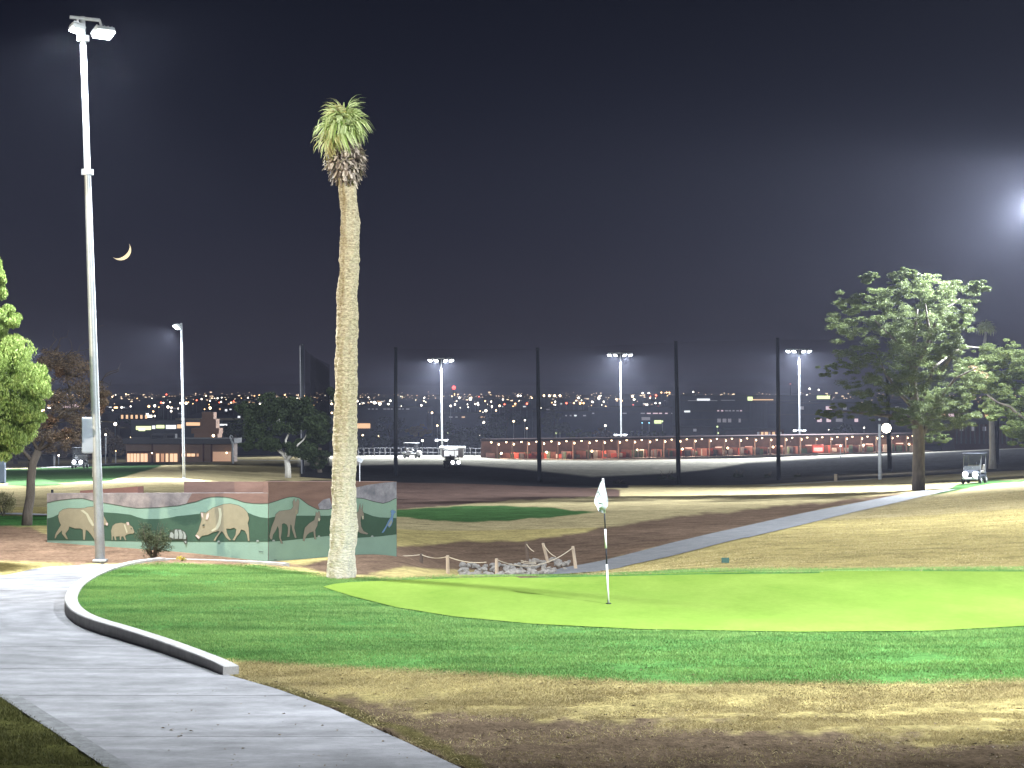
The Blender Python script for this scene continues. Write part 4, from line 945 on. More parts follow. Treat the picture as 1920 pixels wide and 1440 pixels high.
# ------------------------------------------------------------------ flagstick
fb = G(1141, 1134); FD = fb.y
fl = thing('flagstick', 'white golf flag on a striped pole standing in the green', 'flag', fb)
def fp(y): return P(1141-(1134-y)*10.5/237, y, FD)
for a, b, m in ((1136, 1058, 'white'), (1058, 1028, 'dark'), (1028, 992, 'white'), (992, 962, 'dark'), (962, 897, 'white')):
    obj('pole_section', MB().tube([fp(a), fp(b)], .018 if m == 'white' else .012, 10), M[m], fl, smooth=True)
obj('cup', MB().tube([fb+Vector((0, 0, .002)), fb+Vector((0, 0, .028))], .045, 16), M['dark'], fl)
out = [(1131, 897), (1125, 906), (1121, 918), (1116, 932), (1114, 941), (1119, 951), (1123, 959), (1129, 962), (1134, 960.5), (1135, 954), (1139.5, 948), (1140.5, 938), (1137, 922), (1133.5, 908)]
V = []; Fs = []
for sgn in (0, 1):
    for (x, y) in out:
        p = P(x, y, FD); p.y += .05*math.sin((x-1114)*.35+(y-900)*.03)+.004*sgn-.02; V.append(p)
nO = len(out); cpt = []
for sgn in (0, 1):
    for (x, y) in [(1127, 920), (1124, 938), (1130, 945), (1132, 930), (1127, 952)]:
        p = P(x, y, FD); p.y += .05*math.sin((x-1114)*.35+(y-900)*.03)+.004*sgn-.03
        V.append(p)
mbf = MB()
front = V[:nO]+V[2*nO:2*nO+5]
from mathutils.geometry import delaunay_2d_cdt
v2 = [Vector((p.x, p.z)) for p in front]
r_ = delaunay_2d_cdt(v2, [], [list(range(nO))], 1, 1e-6)
fr = [Vector((q.x, 0, q.y)) for q in r_[0]]
def fy(p): return FD-.02+.06*math.sin((p.x-fp(930).x)*28+(p.z)*6)
F1 = [Vector((p.x, fy(p), p.z)) for p in fr]; nn = len(F1)
mbf.add(F1+[p+Vector((0, .004, 0)) for p in F1], [tuple(f) for f in r_[2]]+[tuple(i+nn for i in reversed(f)) for f in r_[2]]+[(i, (i+1) % nO, (i+1) % nO+nn, i+nn) for i in range(nO)])
cloth = obj('flag_cloth', mbf, M['cloth'], fl, smooth=True)
flag_line = stroke([(1122, 921), (1127, 931), (1132, 940), (1134, 946)], .5)
obj('grey_line', MB().add([Vector((P(x, y, FD).x, fy(P(x, y, FD))-.012, P(x, y, FD).z)) for x, y in flag_line], [tuple(range(len(flag_line)))]), mat('line_grey', (.25, .28, .32), .8), cloth)  # thin grey line laid over the flag cloth

# ------------------------------------------------------------------ rope fence and stones
rf = thing('rope_fence', 'rope fence of short leaning wooden posts behind the green', 'fence', G(931, 1082))
posts = [(714, 1035, 1063, 714, 'darkwood'), (790, 1038, 1067, 790, 'darkwood'), (839, 1041, 1083, 840, 'wood'), (931, 1047, 1088, 932, 'wood'), (986, 1016, 1056, 990, 'darkwood'), (1018, 1018, 1057, 1028, 'wood'), (1074, 1024, 1062, 1079, 'wood')]
dist = [51.5, 51.5, 50.5, 50.0, 56, 56, 53]
tops = []
for (px, yt, yb, pxb, m), D in zip(posts, dist):
    t_ = P(px, yt, D); b_ = P(pxb, yb, D); g_ = float(zt(b_.x, D)); b_ = b_+(b_-t_).normalized()*max(0, (b_.z-g_))*1.05
    o = obj('post', MB().tube([b_, b_.lerp(t_, .5), t_-Vector((0, 0, .012)), t_], [.045, .043, .04, .028], 10), M[m], rf, smooth=False); tops.append(t_-(t_-b_)*.06)
def rope(a, b, sag, r=.011):
    pts = [a.lerp(b, k/12)-Vector((0, 0, sag*4*(k/12)*(1-k/12))) for k in range(13)]
    obj('rope', MB().tube(pts, r, 6), M['rope'], rf, smooth=True)
rope(tops[0], tops[1], .05); rope(tops[1], tops[2], .06); rope(tops[2], P(912, 1054, 50.5), .06); rope(tops[3], tops[6], .28)
rope(tops[4], P(1001, 1034, 55.6), .03); rope(tops[5], P(1042, 1044, 55.6), .05)
for y0 in (1054, 1051): rope(P(977, y0, 54.5), P(1005, y0+3, 54), .02, .012)
def rockmesh(seed):
    r = random.Random(seed); mb = MB().ball((0, 0, 0), 1, 7, (1, .8, .65)); V = []
    for v in mb.v:
        q = Vector(v); s = 1+.32*mnoise.noise(q*1.3+Vector((seed*7, 0, 0))); V.append(tuple(q*s))
    me = bpy.data.meshes.new('stone'); me.from_pydata(V, [], mb.f); me.materials.append(M['rock']); return me
rm = [rockmesh(k) for k in range(6)]
for k in range(230):
    u = rnd.random(); px = 862+u*205; D = rnd.uniform(49.0, 55.5)-(.0 if u < .6 else -1.0)
    b_ = GD(px, D); _, py = pxpy(b_.x, b_.y, b_.z)
    if px > 1010 and py > 1080-(px-1010)*.3+6: continue
    o = bpy.data.objects.new('stone', rm[k % 6]); col.objects.link(o); s = rnd.uniform(.045, .105)
    o.location = b_+Vector((0, 0, s*.45+rnd.uniform(0, .05))); o.scale = (s, s, s); o.rotation_euler = (rnd.uniform(-.5, .5), rnd.uniform(-.5, .5), rnd.uniform(0, 6.3))
    tag(o, 'grey river stone lying in the pile below the rope fence', 'stone', 'stones heaped below the rope fence')
# small green yardage sign
b_ = G(1360, 1056); SD = b_.y
sg = thing('yardage_sign', 'small dark green marker plate on the dry hill behind the green', 'sign', b_)
obj('plate', MB().bbox(P(1360, 1050.5, SD), (.17, .03, .115), None, .008), mat('sign_green', (.035, .085, .07), .6), sg)
for dx in (-5, 5): obj('leg', MB().tube([P(1360+dx, 1054, SD+.02), P(1360+dx, 1062, SD+.02)], .008, 6), M['dark'], sg)
# marker post above the mural, tee marker near the edging
b_ = GD(98, 60); obj_ = thing('marker_post', 'stubby black post peeping over the mural wall end', 'post', P(98, 935, 60))
obj('post', MB().tube([P(98, 950, 60), P(98, 918, 60)], .035, 8), M['dark'], obj_)
b_ = G(1567, 903); mk = thing('tee_marker', 'short pale marker post on the yellow strip before the range', 'post', b_)
obj('post', MB().tube([b_, b_+Vector((0, 0, .55))], .12, 8), M['wood'], mk)
# small ditch wall pieces by the net
for (xa, xb, y0, D, lab) in ((1340, 1545, 914, 172, 'long low concrete retaining edge under the fifth net post'), (1130, 1345, 921, 170, 'low concrete drain edge behind the white flag')):
    a, b = P(xa, y0, D), P(xb, y0-4, D+3); t = thing('retaining_edge', lab, 'wall', a)
    slabwall('edge_block', a, b, a.z+.02, b.z+.02, a.z-1.5, .4, mat('edge_concrete', (.22, .21, .20), .9, .2, .5), t)

# ------------------------------------------------------------------ net posts and nets
NP = [(567, 648, 896, 3.4, 165), (742, 654, 903, 4.0, 172), (1010, 655, 913, 4.2, 176), (1270, 642, 920, 4.4, 180), (1459, 636, 909, 4.2, 188), (1667, 640, 893, 4.4, 205), (1868, 648, 878, 5.5, 210)]
npt = []
for i, (px, yt, yb, w, D) in enumerate(NP):
    lean = (0, 0, 2, 3, 1, 2, 0)[i]
    t_ = P(px-lean, yt, D); b_ = P(px+lean, yb+6, D)
    if i == 5: t_ = P(1663, 700, D)
    lab = ('thin black net post left of the palm trunk', 'black net post rising behind the mural wall end', 'black net post between the palm and the white flag', 'black net post right of the white flag', 'black net post left of the big pine', 'black net post behind the round globe lamp', 'black net post behind the thin distant palm')[i]
    np_ = thing('net_post', lab, 'post', b_, 'black posts of the driving range net')
    obj('pole', MB().tube([b_, b_.lerp(t_, .5), t_], [w/F*D, w/F*D*.9, w/F*D*.72], 12), M['dark'], np_, smooth=True)
    obj('pole_cap', MB().tube([t_, t_+Vector((0, 0, .12))], w/F*D*.8, 10), M['dark'], np_)
    npt.append((b_, t_))
def netmat(dens=.05):
    m = bpy.data.materials.new('net_mesh'); m.use_nodes = True; N, L = m.node_tree.nodes, m.node_tree.links; N.remove(N['Principled BSDF'])
    t = N.new('ShaderNodeBsdfTransparent'); d = N.new('ShaderNodeBsdfDiffuse'); d.inputs[0].default_value = (.03, .03, .035, 1)
    x = N.new('ShaderNodeMixShader'); x.inputs[0].default_value = dens; L.new(t.outputs[0], x.inputs[1]); L.new(d.outputs[0], x.inputs[2]); L.new(x.outputs[0], N['Material Output'].inputs[0]); return m
nm = netmat(); nm2 = netmat(.42)
for i in range(1, 5):
    (b1_, t1_), (b2_, t2_) = npt[i], npt[i+1]
    if i == 4: t2_ = P(1667, 640, 205)
    nt = thing('barrier_net', 'fine black net hung between '+('the mural wall post and its neighbour', 'the middle net posts left of the flag', 'the net posts right of the flag', 'the pine and the fifth net post')[i-1], 'net', b1_, 'panels of the driving range net')
    e1, e2 = Vector((0, .25, 0)), Vector((0, .25, 0))
    obj('net', MB().add([b1_+e1, b2_+e2, t2_+e2, t1_+e1], [(0, 1, 2, 3)]), nm, nt)
    obj('top_cable', MB().tube([t1_+e1, t1_.lerp(t2_, .5)+e1-Vector((0, 0, .03)), t2_+e2], .005, 4), M['dark'], nt)
nt = thing('barrier_net', 'dense folded net seen edge on beside the thin net post left of the palm', 'net', npt[0][0], 'panels of the driving range net')
for k in range(3):
    obj('net', MB().add([P(572+k*10, 900, 166+k), P(618, 900, 200+k*8), P(618, 700-k*8, 200+k*8), P(572+k*10, 655+8*k, 166+k)], [(0, 1, 2, 3)]), nm2, nt)
ps = thing('steel_post', 'slim pale steel post touching the thin net post left of the palm', 'post', P(563, 900, 160)); obj('pole', MB().tube([P(566, 900, 160), P(562.5, 648, 160)], .045, 8), mat('dull_steel', (.13, .13, .14), .6), ps)
ps = thing('steel_post', 'pale grey steel post beside the round globe lamp', 'post', G(1650, 899)); g_ = G(1650, 899)
obj('pole', MB().tube([g_, P(1649, 795, g_.y)], [.14, .10], 12), M['white_metal'], ps, smooth=True); obj('finial', MB().ball(P(1649, 787, g_.y), .1, 8), M['white_metal'], ps)
# bright globe lamp on the post
gl = thing('globe_lamp', 'round glowing lamp on the black post under the pine', 'lamp', P(1662, 815, 190))
obj('bracket', MB().tube([P(1664, 822, 195), P(1662, 812, 190)], .05, 6), M['dark'], gl)
obj('globe', MB().ball(P(1662, 803, 190), .40, 14), M['globe'], gl, smooth=True)
pl = bpy.data.lights.new('lamp_light', 'POINT'); pl.energy = 1500; pl.color = (1, .88, .65); pl.shadow_soft_size = .4
po = bpy.data.objects.new('lamp_light', pl); col.objects.link(po); po.location = P(1662, 803, 189)-gl.location; po.parent = gl

# ------------------------------------------------------------------ golf carts
def golf_cart(base, yaw, label, lights=True, bodym=None, s=1.0, roofm=None):
    t = thing('golf_cart', label, 'golf cart', base, 'golf carts')
    R = Matrix.Rotation(yaw, 3, 'Z'); W = lambda x, y, z: base+R @ Vector((x*s, y*s, z*s))
    B = bodym or M['dark']; rm_ = roofm or M['white_metal']
    def bx(c, sz, b=.03, tilt=None):
        rot = R if tilt is None else R @ tilt; return MB().bbox(W(*c), [q*s for q in sz], rot, b*s)
    # front faces -y
    bd = obj('body', bx((0, -.1, .42), (1.12, 2.1, .26), .05), B, t)
    obj('front_cowl', bx((0, -.95, .62), (1.05, .42, .42), .12, Matrix.Rotation(math.radians(18), 3, 'X')), B, t)
    obj('rear_deck', bx((0, .85, .62), (1.08, .5, .2), .05), B, t)
    st = obj('seat', bx((0, .32, .72), (1.02, .46, .16), .06), mat('seat_vinyl', (.12, .11, .10), .6), t)
    obj('backrest', bx((0, .58, .98), (1.02, .1, .36), .04), st.data.materials[0], t)
    rf_ = obj('roof', bx((0, .05, 1.84), (1.2, 1.75, .07), .03), rm_, t)
    for sx in (-1, 1):
        for y0, y1 in ((-.72, -.55), (.8, .72)):
            obj('roof_post', MB().tube([W(sx*.5, y0, .55), W(sx*.54, y1, 1.8)], .022*s, 6), M['roofm'], t)
        for y in (-.78, .72):
            w = obj('wheel', MB().tube([W(sx*.46, y, .23), W(sx*.60, y, .23)], .23*s, 16), M['tyre'], t)
            obj('rim', MB().tube([W(sx*.595, y, .23), W(sx*.615, y, .23)], .12*s, 12), M['galv'], w)
        if lights: obj('headlight', MB().ball(W(sx*.30, -1.20, .60), .17*s, 12, (1, .5, 1)), M['head'], t)
    obj('windshield', MB().add([W(-.5, -.74, .85), W(.5, -.74, .85), W(.5, -.58, 1.75), W(-.5, -.58, 1.75)], [(0, 1, 2, 3)]), WS, t)
    obj('steering_wheel', MB().tube([W(-.27, -.28, .95), W(-.27, -.30, .98)], .17*s, 12), M['dark'], t)
    obj('bumper', bx((0, -1.22, .36), (.95, .08, .12), .03), M['galv'], t)
    return t
def wsm():
    m = bpy.data.materials.new('windshield_plastic'); m.use_nodes = True; N, L = m.node_tree.nodes, m.node_tree.links; b = N['Principled BSDF']; b.inputs['Base Color'].default_value = (.12, .13, .14, 1); b.inputs['Roughness'].default_value = .25
    t = N.new('ShaderNodeBsdfTransparent'); x = N.new('ShaderNodeMixShader'); x.inputs[0].default_value = .35; L.new(t.outputs[0], x.inputs[1]); L.new(b.outputs[0], x.inputs[2]); L.new(x.outputs[0], N['Material Output'].inputs[0]); return m
WS = wsm()
cb_ = P(1826, 909, 118); cb_.z = float(zt(cb_.x, cb_.y))
golf_cart(G(1827, 907), math.radians(-24), 'dark golf cart with glowing headlights beside the thin palm', s=.92, roofm=M['dark'])
golf_cart(G(150, 878), 0, 'dark golf cart with headlights on, on the far fairway by the pole', s=.9, roofm=M['dark'])
golf_cart(GD(772, 272), math.radians(70), 'white utility cart parked left of the lit kiosk', False, M['white'])
golf_cart(GD(847, 214), math.radians(20), 'dark ball collecting cart standing out in front of the lit kiosk', True, M['roofm'], s=1.0).children
bl = thing('dump_bin', 'long low black bin on the far fairway behind the bare tree', 'bin', GD(84, 205)); obj('bin', MB().bbox(GD(84, 205)+Vector((0, 0, .5)), (1.8, 1, 1.0), None, .08), M['dark'], bl)
obj('lid', MB().bbox(GD(84, 205)+Vector((0, 0, 1.04)), (1.86, 1.06, .08), None, .03), M['dark'], bl)
# cabinet at the picture edge
g_ = GD(-6, 63.); cbn = thing('utility_cabinet', 'pale blue grey cabinet on a post at the picture edge under the weeping tree', 'cabinet', g_)
obj('post', MB().tube([g_, P(-6, 852, 63)], .05, 8), M['galv'], cbn); cc = obj('cabinet', MB().bbox(P(-3, 882, 62.85), (.40, .2, .75), None, .02), mat('cab2', (.30, .36, .46), .6, .05), cbn)
obj('cabinet_door', MB().bbox(P(-3, 882, 62.74), (.34, .015, .68), None, .005), mat('cab2_door', (.33, .39, .49), .6, .05), cc)

# ------------------------------------------------------------------ clubhouse (left)
def brect(name, x0, x1, y0, y1, D, m, parent, th=.1, inset=0):
    """upright panel given by its photo outline, at distance D"""
    a, b = P(x0, y1, D), P(x1, y0, D); c = (a+b)/2
    return obj(name, MB().box((c.x, D+th/2, c.z), (b.x-a.x, th, b.z-a.z)), m, parent)
def block(name, x0, x1, y0, D, depth, m, parent, zb=None):
    a, b = P(x0, y0, D), P(x1, y0, D); zb = min(float(zt(a.x, D)), float(zt(b.x, D)))-1 if zb is None else zb
    return obj(name, MB().box(((a.x+b.x)/2, D+depth/2, (a.z+zb)/2), (b.x-a.x, depth, a.z-zb)), m, parent)
D = 228
ch = thing('clubhouse', 'low flat roofed clubhouse with glowing orange windows', 'building', GD(332, D))
zg = P(0, 868, D).z
block('wall', 236, 436, 833, D, 4, M['stucco'], ch, zb=zg)
a, b = P(230, 823, D-1.2), P(439, 832.5, D-1.2)
obj('roof', MB().box(((a.x+b.x)/2, D+2, (a.z+b.z)/2+.02), (b.x-a.x, 6.4, a.z-b.z)), M['roofm'], ch)
for x0, x1, m in ((238, 262, 'win_w'), (263, 277, 'win_w'), (292, 299, 'win_w'), (301, 308, 'win_o'), (310, 316, 'win_w'), (318, 333, 'win_w'), (340, 348, 'win_w'), (350, 366, 'win_w'), (368, 373, 'win_o')):
    y1 = 866 if x0 < 335 else 856
    w_ = brect('window', x0, x1, 850.5, y1, D-.06, M[m], ch, .05)
    nb = max(1, int((x1-x0)/6))
    for k in range(nb+1): brect('mullion', x0+(x1-x0)*k/nb-.35, x0+(x1-x0)*k/nb+.35, 850.5, y1, D-.12, M['darkwood'], w_, .05)
    brect('sill', x0-.5, x1+.5, y1, y1+.8, D-.2, M['stucco'], w_, .15)
brect('garage_front', 399, 433, 847, 865, D-.06, glow('lit_wall_orange', (1, .45, .16), .35), ch, .05)
for x in (284, 337, 380, 395): brect('pilaster', x, x+2.2, 833, 867, D-.3, M['redb'], ch, .3)
brect('awning', 238, 286, 846.5, 848.8, D-1.0, M['redb'], ch, 1.0)
for x in (285, 343, 425): obj('wall_lamp', MB().ball(P(x, 849, D-.5), .09, 8), M['warm'], ch)
ac = thing('roof_unit', 'wide grey air conditioning box on the clubhouse roof', 'roof unit', P(298, 823, D+3), 'boxes on the clubhouse roof'); c = P(298, 821.5, D+3)
obj('casing', MB().bbox(c, (1.65, 1.5, .95), None, .04), M['roofm'], ac); obj('vent', MB().bbox(c-Vector((0, .78, 0)), (1.2, .05, .6)), M['dark'], ac)
ac = thing('roof_unit', 'smaller grey air conditioning box next to the wide one', 'roof unit', P(321, 823, D+3), 'boxes on the clubhouse roof'); c = P(321.5, 821.5, D+3)
obj('casing', MB().bbox(c, (1.0, 1.5, .95), None, .04), M['roofm'], ac); obj('vent', MB().bbox(c-Vector((0, .78, 0)), (.7, .05, .6)), M['dark'], ac)
tw = thing('stepped_tower', 'stepped orange brown tower rising behind the clubhouse roof', 'building', GD(385, 262))
for k, (x0, x1, y0, y1) in enumerate(((364, 408, 813, 835), (358, 410, 803, 813), (374, 404, 786, 803), (377, 399, 773, 786))):
    a, b = P(x0, y1, 262), P(x1, y0, 262); obj('tower_block', MB().box(((a.x+b.x)/2, 264, (a.z+b.z)/2), (b.x-a.x, 4-.4*k, b.z-a.z)), mat('tower_stucco', (.30, .18, .125), .85, .1), tw)
obj('wall_lamp', MB().ball(P(400, 817, 259.5), .16, 8), M['warm'], tw)
D = 330
sp = thing('shop_building', 'long dark shop with bright yellow and white windows behind the clubhouse', 'building', GD(320, D))
block('wall', 245, 418, 788, D, 10, M['bld'], sp)
a, b = P(330, 784, D-1), P(452, 788, D-1); obj('canopy', MB().box(((a.x+b.x)/2, D, (a.z+b.z)/2), (b.x-a.x, 3, a.z-b.z)), mat('canopy_beige', (.4, .36, .28), .8), sp)
for x0, x1, y0, y1, m in ((255, 283, 799, 806, 'sign_y'), (285, 291, 798, 804, 'win_c'), (293, 308, 797, 803, 'sign_y'), (311, 330, 797, 804, 'win_c'), (332, 345, 796, 803, 'win_w'), (349, 376, 792, 798, 'win_w'), (412, 426, 795, 798, 'win_c'), (260, 272, 803, 808, 'sign_y')):
    brect('window', x0, x1, y0, y1, D-.1, M[m], sp, .05)
for k in range(6): brect('window', 227+k*9, 231+k*9, 778, 785, D-.2, M['win_w'], sp, .05)
gp = thing('shepherd_lamp', 'pale curved post of an unlit street lamp at the clubhouse corner', 'lamp', GD(436, 200))
g_ = P(437, 872, 205)
obj('pole', MB().tube([g_, P(436, 850, 205), P(436.5, 832, 205), P(432, 822, 205), P(431, 819, 205), P(433, 816, 205), P(436, 818, 205), P(436, 820, 205)], [.1, .09, .09, .08, .07, .06, .05, .05], 8), M['white_metal'], gp, smooth=True)

# ------------------------------------------------------------------ driving range shelter
xa, Da, xb, Db = 930, 272, 1745, 302
def S(px): f = (px-xa)/(xb-xa); return Da+(Db-Da)*f
sh = thing('range_shelter', 'long low driving range shelter of red hitting bays lit by rows of bulbs', 'building', GD(1300, S(1300)))
def sline(px, z): D_ = S(px); return Vector(((px-CX)/F*D_, D_, z))
zb0, zb1 = CZ-(866-HY)/F*272, CZ-(846-HY)/F*302
def zb(px): f = (px-xa)/(xb-xa); return zb0+(zb1-zb0)*f
def zr(px): f = (px-xa)/(xb-xa); return (CZ-(824-HY)/F*272)*(1-f)+(CZ-(812-HY)/F*302)*f
dv = (sline(xb, 0)-sline(xa, 0)).normalized(); nv = Vector((-dv.y, dv.x, 0))
def sbox(name, p0, p1, z0a, z0b, z1a, z1b, off, th, m, parent):
    A = sline(p0, 0)+nv*off; B = sline(p1, 0)+nv*off
    v = [A+Vector((0, 0, z0a)), B+Vector((0, 0, z0b)), B+nv*th+Vector((0, 0, z0b)), A+nv*th+Vector((0, 0, z0a)), A+Vector((0, 0, z1a)), B+Vector((0, 0, z1b)), B+nv*th+Vector((0, 0, z1b)), A+nv*th+Vector((0, 0, z1a))]
    return obj(name, MB().add(v, [(0, 3, 2, 1), (4, 5, 6, 7), (0, 1, 5, 4), (1, 2, 6, 5), (2, 3, 7, 6), (3, 0, 4, 7)]), m, parent)
redr = mat('shelter_roof', (.035, .027, .027), .95, .2, .5, spec=0.)
sbox('roof', xa, xb, zr(xa)-.28, zr(xb)-.28, zr(xa), zr(xb), -.6, 5.2, redr, sh)
sbox('back_wall', xa, xb, zb(xa)-1, zb(xb)-1, zr(xa)-.3, zr(xb)-.3, 4.2, .2, mat('shelter_back', (.06, .038, .036), .8, .4, 1.2), sh)
sbox('tee_floor', xa, xb, zb(xa)-1, zb(xb)-1, zb(xa)+.05, zb(xb)+.05, -.5, 4.6, mat('tee_mat', (.20, .18, .17), .9), sh)
px = xa; k = 0
post_m = mat('shelter_post', (.30, .20, .16), .8, .2, 1)
div_m = mat('bay_divider', (.26, .12, .10), .8, .3, 1)
items = [mat('item_a', (.45, .42, .38), .8), mat('item_b', (.10, .09, .09), .8), mat('item_c', (.38, .07, .05), .7), mat('item_d', (.12, .16, .11), .8)]
PANELS = [mat('panel_paint', c, .8, .25, 2) for c in ((.13, .055, .045), (.10, .08, .06), (.06, .045, .045), (.17, .12, .09), (.09, .05, .05))]
while px < xb:
    sbox('post', px, px+1.6, zb(px), zb(px), zr(px)-.28, zr(px)-.28, -.35, .14, post_m, sh)
    sbox('bay_divider', px+.3, px+1.0, zb(px)+.05, zb(px)+.05, zb(px)+1.05, zb(px)+1.05, .3, 2.6, div_m, sh)
    q = sline(px+6, zr(px)-.62)+nv*.2; obj('bulb', MB().ball(q, .13, 8), M['warm'], sh)
    q = sline(px+11, zr(px)-.42)+nv*3.0; obj('bulb', MB().ball(q, .11, 8), M['warm'], sh)
    if rnd.random() < .75: sbox('back_panel', px+2, min(px+26, xb-1), zb(px)+.1, zb(px)+.1, zb(px)+rnd.uniform(1.2, 2.1), zb(px)+rnd.uniform(1.2, 2.1), 4.0, .1, rnd.choice(PANELS), sh)
    for _j in range(4):
        q = sline(px+rnd.uniform(3, 25), zb(px)+.45)+nv*rnd.uniform(.3, 2.5); obj('ball_machine', MB().bbox(q, (rnd.uniform(.2, .9), .4, rnd.uniform(.4, 1.3))), rnd.choice(items), sh)
    if k % 3 == 0: q = sline(px+20, zb(px)+1.0)+nv*1.5; obj('bay_lamp', MB().ball(q, .14, 8), M['warm'], sh)
    if k >= 12 and k % 2: brx = sbox('lit_panel', px+5, px+18, zb(px)+.45, zb(px)+.45, zb(px)+1.15, zb(px)+1.15, 2.6, .1, M['redp'], sh)
    px += 28.4; k += 1
for px in np.arange(960, 1740, 85.):
    l = bpy.data.lights.new('bay_light', 'POINT'); l.energy = 560; l.color = (1, .70, .52); l.shadow_soft_size = .3
    o = bpy.data.objects.new('bay_light', l); col.objects.link(o); o.location = sline(px, zr(px)-.8)+nv*.4-sh.location; o.parent = sh
# golfers are too small to be read; red vending machine, kiosk
rv = thing('vending_machine', 'glowing red machine right of the third range mast', 'machine', sline(1522, zb(1522))-nv*2); c = sline(1522, zb(1522)+.75)-nv*1.4
obj('cabinet', MB().bbox(c, (1.5, .8, 1.1), None, .05), items[2], rv); obj('lit_front', MB().bbox(c-Vector((0, .42, .1)), (1.2, .04, .5), None, .01), M['red'], rv)
D = 276
ks = thing('range_kiosk', 'small flat roofed kiosk with a bright white interior below the first range mast', 'kiosk', GD(847, D))
a, b = P(824, 838, D-1), P(872, 841.5, D-1); obj('roof', MB().box(((a.x+b.x)/2, D+.6, (a.z+b.z)/2), (b.x-a.x, 4, a.z-b.z)), M['white_metal'], ks)
for x in (826, 869): obj('column', MB().tube([P(x, 868, D-.8), P(x, 841, D-.8)], .06, 8), M['galv'], ks)
block('wall', 828, 868, 842, D+.4, 2, M['bld2'], ks)
brect('lit_interior', 833, 859, 845, 859, D+.3, M['win_c'], ks, .05)
for x, w, y in ((836, 4, 856), (843, 3, 853), (850, 5, 857), (856, 3, 854)): brect('counter_item', x, x+w, y, 864, D+.05, M['dark'], ks, .15)
brect('counter', 830, 866, 860, 864, D-.1, items[1], ks, .3)
# low fence along the far edge
fe = thing('range_fence', 'low wire fence along the far edge of the range left of the shelter', 'fence', GD(800, 290))
for k in range(26): x = 672+k*10; g_ = GD(x, 290); obj('post', MB().tube([g_, g_+Vector((0, 0, 1.1))], .035, 5), M['roofm'], fe)
for h in (.5, 1.08): obj('rail', MB().tube([GD(x, 290)+Vector((0, 0, h)) for x in range(672, 925, 25)], .015, 4), M['roofm'], fe)
bd = thing('bird_house_post', 'small pale box on a thin post just right of the palm trunk', 'post box', P(674, 905, 120)); obj('post', MB().tube([P(674.5, 905, 120), P(674.5, 868, 120)], .025, 6), M['white_metal'], bd)
obj('box', MB().bbox(P(674.5, 862, 120), (.34, .2, .26), Matrix.Rotation(.5, 3, 'Y'), .02), M['white_metal'], bd)
# colonnade right of the pine
D = 330
cn = thing('colonnade_building', 'low building with a row of pale columns behind the thin palm', 'building', GD(1830, D))
block('wall', 1790, 1935, 795, D+2.5, 10, mat('brown_wall', (.13, .08, .075), .8), cn)
a, b = P(1786, 786, D), P(1940, 795, D); obj('roof', MB().box(((a.x+b.x)/2, D+5, (a.z+b.z)/2), (b.x-a.x, 13, a.z-b.z)), M['roofm'], cn)
for k in range(17): x = 1794+k*8.5; obj('column', MB().tube([P(x, 832, D), P(x, 795, D)], .11, 8), M['bld2'], cn)
for x in (1800, 1822, 1843, 1890): brect('window', x, x+6, 800, 808, D+2.3, M['win_d'], cn, .1)

# ------------------------------------------------------------------ city beyond
def where(px, D):
    for x, w in ((60, 'behind the bright green tree'), (150, 'behind the bare tree'), (215, 'just right of the cabinet pole'), (260, 'over the left end of the clubhouse'), (300, 'above the clubhouse roof units'), (340, 'left of the slim far pole'), (375, 'between the slim pole and the stepped tower'), (410, 'above the stepped tower'), (450, 'right of the stepped tower'), (560, 'behind the dark rounded tree'), (640, 'behind the palm trunk'), (700, 'just right of the palm trunk'), (742, 'left of the net post by the mural'), (785, 'right of the net post by the mural'), (825, 'left of the first range mast'), (860, 'between the first range mast and the red beacon'), (910, 'right of the red beacon'), (960, 'above the end of the range shelter'), (1010, 'left of the middle net post'), (1060, 'above the tall pale grey green tree'), (1110, 'above the round pale shrub'), (1163, 'left of the second range mast'), (1215, 'right of the second range mast'), (1270, 'left of the net post right of the flag'), (1340, 'over the left part of the strip lit block'), (1400, 'over the middle of the strip lit block'), (1458, 'left of the fifth net post'), (1500, 'left of the third range mast'), (1550, 'right of the third range mast'), (1700, 'behind the pine'), (9999, 'behind the pale leafy tree')):
        if px < x: break
    return w, ('nearer' if D < 800 else ('mid distance' if D < 1700 else 'far'))
def city_block(px0, px1, yt, D, depth, m, label, bands=(), wins=(), name='office_block', yb=None):
    t = thing(name, label, 'building', GD((px0+px1)/2, D))
    block('wall', px0, px1, yt, D, depth, m, t)
    a, b = P(px0-1, yt-.8, D-.3), P(px1+1, yt, D-.3)
    obj('parapet', MB().box(((a.x+b.x)/2, D+depth/2, (a.z+b.z)/2), (b.x-a.x, depth+1, a.z-b.z)), M['roofm'], t)
    for (x0, x1, y0, y1, mm) in wins: brect('window', x0, x1, y0, y1, D-.4, M[mm], t, .3)
    for (y, h) in bands: brect('floor_band', px0, px1, y, y+h, D-.2, M['bld2'], t, .2)
    return t
def row(x0, x1, y, h, n, mats, fill=.6, p=.8):
    r = []; w = (x1-x0)/n
    for k in range(n):
        if rnd.random() < p: r.append((x0+k*w, x0+k*w+w*fill*rnd.uniform(.6, 1.4), y, y+h, rnd.choice(mats)))
    return r
